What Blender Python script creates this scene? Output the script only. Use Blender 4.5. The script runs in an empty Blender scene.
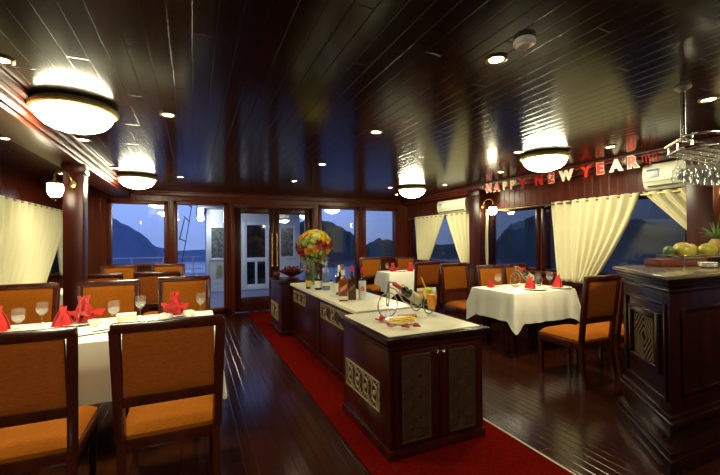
import bpy, bmesh, math, random
from mathutils import Vector, Matrix
from math import pi, sin, cos, tan, radians, atan2, sqrt
SC = bpy.context.scene
COL = SC.collection
rnd = random.Random(7)

# ------------------------------------------------------------------ camera
cam_d = bpy.data.cameras.new('camera')
cam_d.sensor_width = 36.0
cam_d.lens = 375 / 720 * 36
cam_d.clip_start = 0.02
cam_d.clip_end = 500
cam = bpy.data.objects.new('camera', cam_d)
COL.objects.link(cam)
R_ = Vector((.9135, -.4067, -.0078)).normalized()
F_ = Vector((.4066, .9135, .0085)); F_ = (F_ - R_ * F_.dot(R_)).normalized()
U_ = R_.cross(F_)
M = Matrix((R_, U_, -F_)).transposed().to_4x4()
M.translation = (0, 0, 1.45)
cam.matrix_world = M
SC.camera = cam

# ------------------------------------------------------------------ world and exposure
vs = SC.view_settings
SC.display_settings.display_device = 'sRGB'
vs.view_transform = 'Standard'
vs.look = 'None'
vs.gamma = 1
vs.use_curve_mapping = False
vs.exposure = 0.75
world = bpy.data.worlds.new('dusk_sky')
SC.world = world
world.use_nodes = True
wn = world.node_tree
wn.nodes.clear()
def WN(t): return wn.nodes.new(t)
w_out = WN('ShaderNodeOutputWorld'); w_bg = WN('ShaderNodeBackground')
w_tc = WN('ShaderNodeTexCoord'); w_sx = WN('ShaderNodeSeparateXYZ')
w_r1 = WN('ShaderNodeValToRGB'); w_r2 = WN('ShaderNodeValToRGB'); w_mx = WN('ShaderNodeMix')
w_mx.data_type = 'RGBA'; w_mx.blend_type = 'MULTIPLY'; w_mx.inputs[0].default_value = 1
wn.links.new(w_tc.outputs['Generated'], w_sx.inputs[0])
wn.links.new(w_sx.outputs['Z'], w_r1.inputs[0])
wn.links.new(w_sx.outputs['X'], w_r2.inputs[0])
e = w_r1.color_ramp.elements
e[0].position = 0.0; e[0].color = (.15, .23, .50, 1)
e[1].position = 0.5; e[1].color = (.08, .13, .34, 1)
n = w_r1.color_ramp.elements.new(0.1); n.color = (.19, .30, .72, 1)
e = w_r2.color_ramp.elements
e[0].position = 0.2; e[0].color = (1, 1, 1, 1)
e[1].position = 0.9; e[1].color = (.10, .10, .09, 1)
n = w_r2.color_ramp.elements.new(0.5); n.color = (.62, .6, .55, 1)
n = w_r2.color_ramp.elements.new(0.68); n.color = (.28, .27, .25, 1)
wn.links.new(w_r1.outputs[0], w_mx.inputs[6]); wn.links.new(w_r2.outputs[0], w_mx.inputs[7])
wn.links.new(w_mx.outputs[2], w_bg.inputs[0])
w_bg.inputs[1].default_value = 1.0
wn.links.new(w_bg.outputs[0], w_out.inputs[0])
DOME_STRENGTH = 46.0
DOWN_STRENGTH = 60.0
DOWN_WATTS = 13.0
SCONCE_STRENGTH = 28.0

# ------------------------------------------------------------------ materials
MATS = {}
def mat(name, color, rough=.5, metal=0, coat=0, emit=None, estr=0, trans=0, spec=.5, sheen=0, sss=0):
    m = bpy.data.materials.new(name); m.use_nodes = True
    b = m.node_tree.nodes['Principled BSDF']
    b.inputs['Base Color'].default_value = (*color, 1)
    b.inputs['Roughness'].default_value = rough
    b.inputs['Metallic'].default_value = metal
    b.inputs['Coat Weight'].default_value = coat
    b.inputs['Coat Roughness'].default_value = .08
    b.inputs['Specular IOR Level'].default_value = spec
    b.inputs['Transmission Weight'].default_value = trans
    b.inputs['Sheen Weight'].default_value = sheen
    if emit:
        b.inputs['Emission Color'].default_value = (*emit, 1)
        b.inputs['Emission Strength'].default_value = estr
    MATS[name] = m
    return m
def nd(m, t, **kw):
    n = m.node_tree.nodes.new(t)
    for k, v in kw.items(): setattr(n, k, v)
    return n
def lk(m, a, b): m.node_tree.links.new(a, b)
def bsdf(m): return m.node_tree.nodes['Principled BSDF']
def ramp(m, fac, stops):
    r = nd(m, 'ShaderNodeValToRGB')
    while len(r.color_ramp.elements) < len(stops): r.color_ramp.elements.new(.5)
    for el, (p, c) in zip(r.color_ramp.elements, stops):
        el.position = p; el.color = (*c, 1)
    lk(m, fac, r.inputs[0])
    return r
def noise_color(m, c1, c2, scale=(8, 8, 8), detail=4, bump=0, dist=.002, nscale=1.0, coord='Object', rough=None):
    tc = nd(m, 'ShaderNodeTexCoord'); mp = nd(m, 'ShaderNodeMapping'); nz = nd(m, 'ShaderNodeTexNoise')
    mp.inputs['Scale'].default_value = scale
    nz.inputs['Scale'].default_value = nscale; nz.inputs['Detail'].default_value = detail
    lk(m, tc.outputs[coord], mp.inputs[0]); lk(m, mp.outputs[0], nz.inputs[0])
    r = ramp(m, nz.outputs[0], [(.3, c1), (.7, c2)])
    lk(m, r.outputs[0], bsdf(m).inputs['Base Color'])
    if bump:
        bp = nd(m, 'ShaderNodeBump'); bp.inputs['Strength'].default_value = bump; bp.inputs['Distance'].default_value = dist
        lk(m, nz.outputs[0], bp.inputs['Height']); lk(m, bp.outputs[0], bsdf(m).inputs['Normal'])
    return m

# varnished mahogany
wood = noise_color(mat('mahogany', (.06, .012, .006), .3, coat=.0, spec=.22), (.022, .0033, .0018), (.045, .0068, .003), (9, 9, 1.2), bump=.05)
wood_red = noise_color(mat('red_mahogany', (.09, .02, .008), .36, coat=.0, spec=.22), (.045, .0075, .0035), (.10, .017, .007), (14, 14, 1.0), bump=.06)
wood_dark = noise_color(mat('dark_mahogany', (.03, .006, .004), .25, coat=.0, spec=.3), (.009, .002, .0015), (.020, .004, .003), (8, 8, 1.5), bump=.05)

wood_chair = noise_color(mat('chair_mahogany', (.06, .012, .006), .25, coat=.25), (.040, .007, .0035), (.075, .014, .007), (12, 12, 2), bump=.05)

def planks(name, width, length, c1, c2, rough, tilt, axis='Y', groove=.35, coat=0, wav=.25, bd=.004, spec=.5):
    """boards running along world Y (or up, for axis Z), each one tilted a hair so reflections break up"""
    m = mat(name, c1, rough, coat=coat, spec=spec)
    g = nd(m, 'ShaderNodeNewGeometry'); s = nd(m, 'ShaderNodeSeparateXYZ'); lk(m, g.outputs['Position'], s.inputs[0])
    def math_(op, a, b=None):
        n = nd(m, 'ShaderNodeMath', operation=op)
        for i, v in enumerate((a, b)):
            if v is None: continue
            if isinstance(v, (int, float)): n.inputs[i].default_value = v
            else: lk(m, v, n.inputs[i])
        return n.outputs[0]
    if axis == 'Y': across, along = s.outputs['X'], s.outputs['Y']
    else: across, along = math_('ADD', s.outputs['X'], s.outputs['Y']), s.outputs['Z']
    u = math_('DIVIDE', across, width)
    iu = math_('FLOOR', u); fu = math_('SUBTRACT', u, iu)
    off = math_('MULTIPLY', math_('FRACT', math_('MULTIPLY', iu, .377)), length)
    v = math_('DIVIDE', math_('ADD', along, off), length)
    iv = math_('FLOOR', v); fv = math_('SUBTRACT', v, iv)
    cmb = nd(m, 'ShaderNodeCombineXYZ'); lk(m, iu, cmb.inputs[0]); lk(m, iv, cmb.inputs[1])
    wn_ = nd(m, 'ShaderNodeTexWhiteNoise', noise_dimensions='2D'); lk(m, cmb.outputs[0], wn_.inputs['Vector'])
    rv = wn_.outputs['Value']
    eu = math_('MINIMUM', fu, math_('SUBTRACT', 1.0, fu))
    gu = math_('MINIMUM', math_('MULTIPLY', eu, 22.0), 1.0)
    ev = math_('MINIMUM', fv, math_('SUBTRACT', 1.0, fv))
    gv = math_('MINIMUM', math_('MULTIPLY', ev, 22.0 * length / width), 1.0)
    gr = math_('MINIMUM', gu, gv)
    # grain
    mp = nd(m, 'ShaderNodeMapping'); mp.inputs['Scale'].default_value = (28, 1.6, 28) if axis == 'Y' else (28, 28, 1.6)
    lk(m, g.outputs['Position'], mp.inputs[0])
    nz = nd(m, 'ShaderNodeTexNoise'); nz.inputs['Scale'].default_value = 1; nz.inputs['Detail'].default_value = 5; lk(m, mp.outputs[0], nz.inputs[0])
    mix = nd(m, 'ShaderNodeMix', data_type='RGBA')
    mix.inputs[6].default_value = (*c1, 1); mix.inputs[7].default_value = (*c2, 1)
    lk(m, math_('MULTIPLY', math_('ADD', math_('MULTIPLY', rv, .6), math_('MULTIPLY', nz.outputs[0], .8)), .75), mix.inputs[0])
    dk = nd(m, 'ShaderNodeMix', data_type='RGBA', blend_type='MULTIPLY'); dk.inputs[0].default_value = 1
    lk(m, mix.outputs[2], dk.inputs[6])
    gg = nd(m, 'ShaderNodeCombineXYZ')
    gc = math_('ADD', math_('MULTIPLY', gr, .7), .3)
    for i in range(3): lk(m, gc, gg.inputs[i])
    lk(m, gg.outputs[0], dk.inputs[7])
    lk(m, dk.outputs[2], bsdf(m).inputs['Base Color'])
    nz2 = nd(m, 'ShaderNodeTexNoise'); nz2.inputs['Scale'].default_value = 1; nz2.inputs['Detail'].default_value = 1
    mp2 = nd(m, 'ShaderNodeMapping'); mp2.inputs['Scale'].default_value = (7, 2.0, 7) if axis == 'Y' else (7, 7, 2)
    lk(m, g.outputs['Position'], mp2.inputs[0]); lk(m, mp2.outputs[0], nz2.inputs[0])
    h = math_('ADD', math_('MULTIPLY', math_('MULTIPLY', fu, math_('SUBTRACT', rv, .5)), tilt),
              math_('ADD', math_('MULTIPLY', gr, groove), math_('MULTIPLY', nz2.outputs[0], wav)))
    bp = nd(m, 'ShaderNodeBump'); bp.inputs['Strength'].default_value = 1; bp.inputs['Distance'].default_value = bd
    lk(m, h, bp.inputs['Height']); lk(m, bp.outputs[0], bsdf(m).inputs['Normal'])
    return m
ceil_m = planks('varnished_ceiling_boards', .10, 1.9, (.009, .0033, .002), (.020, .007, .0035), .17, .4, groove=.22, wav=.4, bd=.002, spec=.14)
floor_m = planks('varnished_floor_boards', .075, .9, (.013, .0032, .0015), (.034, .007, .0025), .17, .25, groove=.25, wav=.25, bd=.003, spec=.28)
wall_m = planks('varnished_wall_boards', .11, 9.0, (.05, .0078, .0032), (.11, .018, .0065), .26, .5, axis='Z', groove=.4, wav=.25, spec=.16)

carpet_m = noise_color(mat('red_carpet', (.2, .01, .006), 1, sheen=0, spec=0), (.072, .0025, .0015), (.12, .0045, .0025), (60, 60, 60), bump=.5, dist=.004)
def woven(name, c1, c2, s=160):
    m = mat(name, c1, .9, spec=.08)
    noise_color(m, c1, c2, (s * .25, s, s), detail=3, bump=.25, dist=.002)
    return m
orange_m = woven('orange_upholstery', (.235, .066, .0035), (.32, .092, .006))
brown_m = woven('rust_upholstery', (.29, .070, .010), (.42, .105, .016))
cloth_m = noise_color(mat('cream_tablecloth', (.74, .70, .56), .85, sheen=.1, spec=.2), (.84, .82, .66), (.90, .88, .73), (5, 5, 5), bump=.15, dist=.01)
stone_m = noise_color(mat('cream_stone_top', (.74, .69, .52), .28), (.66, .60, .42), (.80, .75, .58), (6, 6, 6))
curtain_m = mat('cream_curtain', (.82, .77, .52), .85, sheen=.1, spec=.15)
def make_curtain(m):
    b = bsdf(m); t = nd(m, 'ShaderNodeBsdfTranslucent'); t.inputs[0].default_value = (.82, .77, .50, 1)
    mx = nd(m, 'ShaderNodeMixShader'); mx.inputs[0].default_value = .3
    lk(m, b.outputs[0], mx.inputs[1]); lk(m, t.outputs[0], mx.inputs[2])
    lk(m, mx.outputs[0], m.node_tree.nodes['Material Output'].inputs[0])
make_curtain(curtain_m)
brass_m = mat('brass', (.55, .36, .10), .25, 1)
brass_dull = noise_color(mat('aged_brass', (.32, .22, .08), .35, 1), (.22, .14, .05), (.40, .28, .10), (30, 30, 30))
chrome_m = mat('steel', (.62, .60, .55), .18, 1)
black_m = mat('black_iron', (.012, .012, .012), .4)
red_m = noise_color(mat('red_napkin_linen', (.62, .02, .012), .7, sheen=.2), (.46, .006, .005), (.58, .012, .008), (20, 20, 20))
porcelain = mat('white_porcelain', (.82, .80, .74), .15)
white_m = mat('white_plastic', (.78, .77, .70), .35)
ac_m = mat('cream_plastic', (.74, .72, .55), .4)
ac_dark = mat('dark_slot', (.03, .03, .03), .5)
grey_m = mat('grey_plastic', (.30, .32, .36), .4)
def thin_glass(name, tint=(1, 1, 1), boost=1.0, rough=0.0, ior=1.5, haze=0):
    m = bpy.data.materials.new(name); m.use_nodes = True
    m.node_tree.nodes.remove(bsdf(m))
    tr = nd(m, 'ShaderNodeBsdfTransparent'); tr.inputs[0].default_value = (*tint, 1)
    gl = nd(m, 'ShaderNodeBsdfGlossy'); gl.inputs['Roughness'].default_value = rough
    fr = nd(m, 'ShaderNodeFresnel'); fr.inputs[0].default_value = ior
    mu = nd(m, 'ShaderNodeMath', operation='MULTIPLY'); mu.inputs[1].default_value = boost; mu.use_clamp = True
    mx = nd(m, 'ShaderNodeMixShader')
    ge = nd(m, 'ShaderNodeNewGeometry'); sb = nd(m, 'ShaderNodeMath', operation='SUBTRACT'); sb.inputs[0].default_value = 1
    m3 = nd(m, 'ShaderNodeMath', operation='MULTIPLY')   # only the outer face of a pane reflects
    lk(m, ge.outputs['Backfacing'], sb.inputs[1]); lk(m, sb.outputs[0], m3.inputs[0])
    lk(m, fr.outputs[0], m3.inputs[1]); lk(m, m3.outputs[0], mu.inputs[0]); lk(m, mu.outputs[0], mx.inputs[0])
    lk(m, tr.outputs[0], mx.inputs[1]); lk(m, gl.outputs[0], mx.inputs[2])
    out = mx.outputs[0]
    if haze:  # white diffuse mixed in to brighten glass in place of reflected light
        df = nd(m, 'ShaderNodeBsdfTranslucent'); df.inputs[0].default_value = (.9, .9, .86, 1)
        d2 = nd(m, 'ShaderNodeBsdfDiffuse'); d2.inputs[0].default_value = (.9, .9, .86, 1)
        m1 = nd(m, 'ShaderNodeMixShader'); lk(m, df.outputs[0], m1.inputs[1]); lk(m, d2.outputs[0], m1.inputs[2])
        m2 = nd(m, 'ShaderNodeMixShader'); m2.inputs[0].default_value = haze
        lk(m, out, m2.inputs[1]); lk(m, m1.outputs[0], m2.inputs[2]); out = m2.outputs[0]
    lk(m, out, m.node_tree.nodes['Material Output'].inputs[0])
    return m
pane_m = thin_glass('window_glass', boost=1.6)
glass_m = thin_glass('drinking_glass', (.99, .99, .985), .9, .05, 1.5, .05)
refraction_fill = thin_glass('cloth_refraction_tint', (.97, .97, .95), .6, .05, 1.33, .22)  # pale tint standing in for the cloth refracted through a glass
rack_glass = thin_glass('polished_wine_glass', (.99, .99, .985), 2.2, .06, 1.5, .035)
vase_m = thin_glass('vase_glass', (.95, .97, .95), 1.3)
bottle_clear = thin_glass('clear_bottle_glass', (.92, .96, .95), 1.4)
bottle_dark = mat('dark_bottle_glass', (.012, .010, .008), .06, spec=.8)
bottle_green = mat('green_bottle_glass', (.02, .045, .012), .06, spec=.8)
whisky_m = mat('amber_whisky', (.22, .055, .006), .06, spec=.8)
whisky_dk = mat('dark_amber_whisky', (.07, .018, .006), .06, spec=.8)
gin_blue = mat('pale_blue_bottle', (.10, .16, .36), .08, spec=.8)
label_white = mat('white_label_paper', (.70, .66, .54), .6)
label_red = mat('red_label_paper', (.55, .02, .02), .5)
label_yellow = mat('yellow_label_paper', (.62, .42, .06), .6)
label_black = mat('black_label_paper', (.02, .02, .02), .5)
cap_red = mat('red_cap', (.60, .02, .02), .3)
cap_gold = mat('gold_cap', (.45, .28, .06), .3, .8)
cap_black = mat('black_cap', (.02, .02, .02), .35)
dome_m = mat('lit_opal_glass', (.9, .85, .7), .4, emit=(1, .93, .62), estr=DOME_STRENGTH)
down_m = mat('lit_downlight_lens', (.9, .85, .7), .4, emit=(1, .90, .58), estr=DOWN_STRENGTH)
sconce_m = mat('lit_lantern_glass', (.9, .85, .7), .4, emit=(1, .90, .58), estr=SCONCE_STRENGTH)
deck_lamp_m = mat('lit_deck_lamp', (.9, .9, .9), .4, emit=(.85, .93, 1), estr=25)
green_stem = mat('green_stem', (.10, .22, .03), .6)
lattice_m = noise_color(mat('carved_lattice', (.20, .12, .05), .45), (.045, .022, .010), (.08, .042, .019), (40, 40, 40))
lit_carving_m = noise_color(mat('lit_side_carving', (.3, .2, .1), .5), (.22, .15, .07), (.36, .26, .14), (40, 40, 40))  # lighter copy of the lattice colour, painting in light on the side inlays
backing_m = mat('lattice_backing', (.035, .010, .006), .5)

# ------------------------------------------------------------------ mesh builder
rim_m = noise_color(mat('olive_brass_rim', (.34, .25, .09), .45, .5), (.26, .18, .06), (.42, .32, .12), (30, 30, 30))
class MB:
    def __init__(s): s.bm = bmesh.new()
    def _xf(s, vs, m):
        if m is not None: bmesh.ops.transform(s.bm, matrix=m, verts=vs)
    def box(s, x0, x1, y0, y1, z0, z1, bevel=0, m=None, seg=2):
        r = bmesh.ops.create_cube(s.bm, size=1)
        vs = r['verts']
        bmesh.ops.scale(s.bm, vec=(x1 - x0, y1 - y0, z1 - z0), verts=vs)
        bmesh.ops.translate(s.bm, vec=((x0 + x1) / 2, (y0 + y1) / 2, (z0 + z1) / 2), verts=vs)
        if bevel:
            es = list({e for v in vs for e in v.link_edges})
            r = bmesh.ops.bevel(s.bm, geom=es, offset=bevel, segments=seg, profile=.5, affect='EDGES')
            vs = list({v for f in r['faces'] for v in f.verts} | {v for v in vs if v.is_valid})
        s._xf(vs, m)
        return s
    def bar(s, a, b, w, h, bevel=0):
        """a beam of section w x h from point a to b"""
        a, b = Vector(a), Vector(b); d = b - a
        q = d.to_track_quat('Z', 'Y').to_matrix().to_4x4(); q.translation = a
        return s.box(-w / 2, w / 2, -h / 2, h / 2, 0, d.length, bevel, q)
    def tube(s, pts, r, n=8, closed=False):
        pts = [Vector(p) for p in pts]; N = len(pts); rings = []
        rs = r if isinstance(r, (list, tuple)) else [r] * N
        ref = None
        for i, p in enumerate(pts):
            if closed: t = pts[(i + 1) % N] - pts[i - 1]
            else: t = pts[min(i + 1, N - 1)] - pts[max(i - 1, 0)]
            t.normalize()
            if ref is None:
                ref = t.orthogonal().normalized()
            ref = (ref - t * ref.dot(t)).normalized()
            b = t.cross(ref)
            rings.append([s.bm.verts.new(p + (ref * cos(2 * pi * k / n) + b * sin(2 * pi * k / n)) * rs[i]) for k in range(n)])
        for i in range(N if closed else N - 1):
            A, B = rings[i], rings[(i + 1) % N]
            for k in range(n):
                s.bm.faces.new((A[k], A[(k + 1) % n], B[(k + 1) % n], B[k]))
        if not closed:
            s.bm.faces.new(rings[0][::-1]); s.bm.faces.new(rings[-1])
        return s
    def lathe(s, prof, n=24, m=None, sx=1, sy=1):
        rings = []; vs = []
        for r, z in prof:
            if r < 1e-5:
                v = s.bm.verts.new((0, 0, z)); rings.append([v]); vs.append(v)
            else:
                rg = [s.bm.verts.new((r * sx * cos(2 * pi * k / n), r * sy * sin(2 * pi * k / n), z)) for k in range(n)]
                rings.append(rg); vs += rg
        for A, B in zip(rings, rings[1:]):
            for k in range(n):
                k2 = (k + 1) % n
                if len(A) == 1 and len(B) == 1: continue
                if len(A) == 1: s.bm.faces.new((A[0], B[k2], B[k]))
                elif len(B) == 1: s.bm.faces.new((A[k], A[k2], B[0]))
                else: s.bm.faces.new((A[k], A[k2], B[k2], B[k]))
        s._xf(vs, m)
        return s
    def prism(s, poly, z0, z1, bevel=0, m=None):
        bot = [s.bm.verts.new((x, y, z0)) for x, y in poly]
        top = [s.bm.verts.new((x, y, z1)) for x, y in poly]
        fs = [s.bm.faces.new(bot[::-1]), s.bm.faces.new(top)]
        N = len(poly)
        for k in range(N): fs.append(s.bm.faces.new((bot[k], bot[(k + 1) % N], top[(k + 1) % N], top[k])))
        vs = bot + top
        if bevel:
            es = list({e for f in fs for e in f.edges})
            r = bmesh.ops.bevel(s.bm, geom=es, offset=bevel, segments=2, profile=.5, affect='EDGES')
            vs = list({v for f in r['faces'] for v in f.verts} | {v for v in vs if v.is_valid})
        s._xf(vs, m)
        return s
    def ball(s, c, r, n=12, sx=1, sy=1, sz=1, m=None):
        rr = bmesh.ops.create_uvsphere(s.bm, u_segments=n, v_segments=max(6, n * 2 // 3), radius=r)
        bmesh.ops.scale(s.bm, vec=(sx, sy, sz), verts=rr['verts'])
        s._xf(rr['verts'], m)
        bmesh.ops.translate(s.bm, vec=c, verts=rr['verts'])
        return s
    def grid(s, fn, nu, nv, closed_u=False):
        """surface fn(i, j) -> point"""
        V = [[s.bm.verts.new(fn(i, j)) for i in range(nu)] for j in range(nv)]
        for j in range(nv - 1):
            for i in range(nu if closed_u else nu - 1):
                s.bm.faces.new((V[j][i], V[j][(i + 1) % nu], V[j + 1][(i + 1) % nu], V[j + 1][i]))
        return V
    def build(s, name, material, parent=None, smooth=35, thick=0):
        if thick:
            bmesh.ops.recalc_face_normals(s.bm, faces=s.bm.faces)
            bmesh.ops.solidify(s.bm, geom=list(s.bm.faces), thickness=thick)
        bmesh.ops.recalc_face_normals(s.bm, faces=s.bm.faces)
        me = bpy.data.meshes.new(name); s.bm.to_mesh(me); s.bm.free()
        for p in me.polygons: p.use_smooth = True
        me.set_sharp_from_angle(angle=radians(smooth))
        me.materials.append(material)
        o = bpy.data.objects.new(name, me); COL.objects.link(o)
        if parent: o.parent = parent
        return o

def tag(o, label, cat, group=None):
    o['label'] = label; o['category'] = cat
    if group: o['group'] = group
    return o
def thing(name, label, cat, loc=(0, 0, 0), rz=0, group=None):
    o = bpy.data.objects.new(name, None); COL.objects.link(o)
    o.empty_display_size = .1
    o.location = loc; o.rotation_euler = (0, 0, rz)
    return tag(o, label, cat, group)
def struct(o):
    o['kind'] = 'structure'; return o
def empty_struct(name):
    o = bpy.data.objects.new(name, None); COL.objects.link(o); return struct(o)
def dup(root, loc, rz=None, label=None, group=None, scale=None):
    r = root.copy(); COL.objects.link(r); r.location = loc
    if rz is not None: r.rotation_euler = (0, 0, rz)
    if label: r['label'] = label
    if group: r['group'] = group
    if scale: r.scale = (scale,) * 3
    for ch in list(root.children):
        c = ch.copy(); COL.objects.link(c); c.parent = r
        for g in list(ch.children):
            d = g.copy(); COL.objects.link(d); d.parent = c
    return r

# ------------------------------------------------------------------ room shell
XL, XR, YF, YB, H = -2.1, 4.85, 8.0, -3.2, 2.42
struct(MB().box(XL - .15, XR + .15, YB, YF + .15, -.12, 0).build('floor', floor_m))
struct(MB().box(XL - .15, XR + .15, YB, YF + .15, H, H + .1).build('ceiling', ceil_m))
def wall(name, fixed0, fixed1, a0, a1, openings, axis, m, ztop=H):
    """wall slab between fixed0..fixed1 across, a0..a1 along, with (a, b, z0, z1) openings cut out"""
    mb = MB()
    def bx(p0, p1, z0, z1):
        if p1 - p0 < 1e-4 or z1 - z0 < 1e-4: return
        if axis == 'X': mb.box(p0, p1, fixed0, fixed1, z0, z1)
        else: mb.box(fixed0, fixed1, p0, p1, z0, z1)
    cur = a0
    for (p, q, z0, z1) in sorted(openings):
        bx(cur, p, 0, ztop); bx(p, q, 0, z0); bx(p, q, z1, ztop); cur = q
    bx(cur, a1, 0, ztop)
    return struct(mb.build(name, m))
far_open = [(-1.35, -.49, 1.05, 2.17), (-.28, .575, .12, 2.18), (.77, 2.385, 0, 2.16), (2.615, 3.47, .12, 2.18), (3.70, 4.50, 1.05, 2.17)]
wall('wall_far', YF, YF + .14, XL - .15, XR + .15, far_open, 'X', wall_m)
right_open = [(5.62, 7.72, 1.0, 1.93), (4.17, 5.15, 1.0, 1.93), (2.25, 4.02, 1.0, 1.93), (-.4, 1.8, 1.0, 1.93)]
wall('wall_right', XR, XR + .12, YB, YF, right_open, 'Y', wall_m)
left_open = [(5.2, 7.94, .95, 1.93)]
wall('wall_left', XL - .12, XL, YB, YF, left_open, 'Y', wall_m)
wall('wall_back', YB - .1, YB, XL - .15, XR + .15, [], 'X', wall_m)

def window_y(name, x0, x1, z0, z1, mull=None):
    """window in the far wall"""
    w = empty_struct(name); f = MB(); t = .055
    for a, b, c, d in ((x0 - .06, x0 + .01, z0 - .06, z1 + .06), (x1 - .01, x1 + .06, z0 - .06, z1 + .06), (x0 - .06, x1 + .06, z1 - .01, z1 + .06), (x0 - .06, x1 + .06, z0 - .06, z0 + .01)):
        f.box(a, b, YF - .03, YF + .10, c, d, .008)
    f.build('window_frame', wood_red, w)
    MB().box(x0 + .01, x1 - .01, YF + .04, YF + .046, z0 + .01, z1 - .01).build('window_pane', pane_m, w)
    return w
def window_x(name, X, sgn, y0, y1, z0, z1):
    w = empty_struct(name); f = MB()
    xa, xb = sorted((X - sgn * .03, X + sgn * .09))
    for a, b, c, d in ((y0 - .05, y0 + .01, z0 - .06, z1 + .05), (y1 - .01, y1 + .05, z0 - .06, z1 + .05), (y0 - .05, y1 + .05, z1 - .01, z1 + .05), (y0 - .05, y1 + .05, z0 - .06, z0 + .01)):
        f.box(xa, xb, a, b, c, d, .008)
    f.build('window_frame', wood_dark, w)
    px = X + sgn * .04
    MB().box(px - .003, px + .003, y0 + .01, y1 - .01, z0 + .01, z1 - .01).build('window_pane', pane_m, w)
    return w
window_y('window_1', *far_open[0]); window_y('window_2', *far_open[1]); window_y('window_3', *far_open[3]); window_y('window_4', *far_open[4])
for i, (a, b, c, d) in enumerate(right_open): window_x('window_%d' % (5 + i), XR, 1, a, b, c, d)
for i, (a, b, c, d) in enumerate(left_open): window_x('window_%d' % (9 + i), XL, -1, a, b, c, d)

# double glazed doors in the far wall
fr = MB()
fr.box(.70, .775, YF - .05, YF + .14, 0, 2.2, .01).box(2.38, 2.455, YF - .05, YF + .14, 0, 2.2, .01).box(.70, 2.455, YF - .05, YF + .14, 2.155, 2.23, .01)
struct(fr.build('trim_1', wood_red))
def door(name, x0, x1, hx, gl0, gl1):
    d = empty_struct(name); f = MB(); y0, y1 = YF + .02, YF + .07
    f.box(x0, gl0, y0, y1, .01, 2.15, .005).box(gl1, x1, y0, y1, .01, 2.15, .005)
    f.box(gl0, gl1, y0, y1, 2.03, 2.15, .005).box(gl0, gl1, y0, y1, .01, .30, .005)
    f.build('door_frame', wood, d)
    MB().box(gl0, gl1, y0 + .022, y0 + .028, .30, 2.03).build('door_pane', pane_m, d)
    h = MB(); y = YF - .045
    h.tube([(hx, y, .93), (hx, y, 1.26)], .024, 10).tube([(hx, y, 1.26), (hx, y, 1.63)], .015, 10)
    for z in (.95, 1.26, 1.60): h.tube([(hx, y, z), (hx, YF + .02, z)], .012, 8)
    for z, r in ((.93, .028), (1.27, .030), (1.63, .026)): h.ball((hx, y, z), r, 10)
    h.build('door_handle', brass_m, d)
door('door_1', .78, 1.57, 1.52, .90, 1.47)
door('door_2', 1.575, 2.375, 1.625, 1.69, 2.25)

# left longitudinal beam with its mouldings, lower side ceiling, pillars
bm_ = MB()
bm_.box(-1.32, -1.05, YB, YF, 2.27, H, .006).box(-1.05, -1.03, YB, YF, 2.30, H, .008).box(-1.03, -1.0, YB, YF, 2.345, H, .01).box(-1.0, -.96, YB, YF, 2.385, H, .01)
bm_.box(-1.35, -1.32, YB, YF, 2.30, H, .008)
struct(bm_.build('trim_2', wood_red))
struct(MB().box(XL, -1.33, YB, YF, 2.385, H - .002).build('trim_3', ceil_m))
cr = MB()
cr.box(4.70, XR, YB, YF, 2.30, H, .01).box(4.64, 4.72, YB, YF, 2.36, H, .012).box(4.58, 4.66, YB, YF, 2.395, H, .01)
struct(cr.build('trim_4', wood_red))
fc = MB()
fc.box(-1.0, 4.6, YF - .08, YF, 2.33, H, .012).box(-1.0, 4.6, YF - .14, YF - .06, 2.38, H, .012)
struct(fc.build('trim_5', wood_red))
def pillar(name, x0, x1, y0, y1, z1):
    p = MB(); p.box(x0, x1, y0, y1, 0, z1, .008)
    p.box(x0 - .015, x1 + .015, y0 - .015, y1 + .015, 0, .12, .006).box(x0 - .012, x1 + .012, y0 - .012, y1 + .012, z1 - .1, z1, .006)
    return struct(p.build(name, wood))
pillar('trim_6', -1.225, -1.05, 4.76, 4.96, 2.28)
pillar('trim_7', -1.30, -1.09, .9, 1.1, 2.28)
pillar('trim_8', 4.60, XR, 5.16, 5.44, 2.33)
pillar('trim_9', 4.60, XR, 1.92, 2.14, 2.33)
def skirt(name, *b): struct(MB().box(*b, .005).build(name, wood_dark))
skirt('baseboard_far_left', -1.9, .69, YF - .02, YF, 0, .11)
skirt('baseboard_far_right', 2.46, XR - .02, YF - .02, YF, 0, .11)
skirt('baseboard_right', XR - .02, XR, YB, YF, 0, .11)
skirt('baseboard_left', XL, XL + .02, YB, YF, 0, .11)
# sill shelf band along the right wall
struct(MB().box(4.80, XR, 2.16, 5.14, .93, .97, .008).build('trim_10', wood_red))

# carpet runner
tag(MB().box(1.0, 2.12, -.6, 7.86, .0, .012, .004).build('carpet_runner', carpet_m), 'long red carpet runner under the buffet counters, leading to the glass doors', 'carpet')
struct(MB().box(2.12, 2.135, -.6, 7.86, 0, .014, .003).build('trim_11', mat('pale_edging', (.45, .38, .26), .4)))

# ------------------------------------------------------------------ outside
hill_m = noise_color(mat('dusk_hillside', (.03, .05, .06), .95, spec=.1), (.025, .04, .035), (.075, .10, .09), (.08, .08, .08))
hill_haze = noise_color(mat('hazy_blue_hillside', (.08, .12, .22), .95, spec=.1), (.20, .29, .47), (.28, .40, .61), (.08, .08, .08))  # distance haze painted into this hill's base colour
water_m = mat('dusk_water', (.03, .05, .11), .18)
struct(MB().box(-150, 150, -60, 150, -2.1, -2.0).build('ground_water', water_m))
EL = [(-60, 1.5), (-30, 1.5), (-20, 0), (-14, .5), (-12, 4.3), (-9.5, 3.2), (-7, 1.6), (-4.5, -.6), (-2, -1.2), (4, -1), (12, 2.2), (17, 3.2), (19, 2.9), (21, 2.2), (23, .9), (25, -.6), (27, .2), (29, .0), (33, -.3), (36, -.7), (44, -.3), (45.5, 1.8), (47, 2.6), (50, 3.4), (54, 3.8), (58, 2.8), (64, 1.4), (75, 2.4), (90, 3)]
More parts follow.
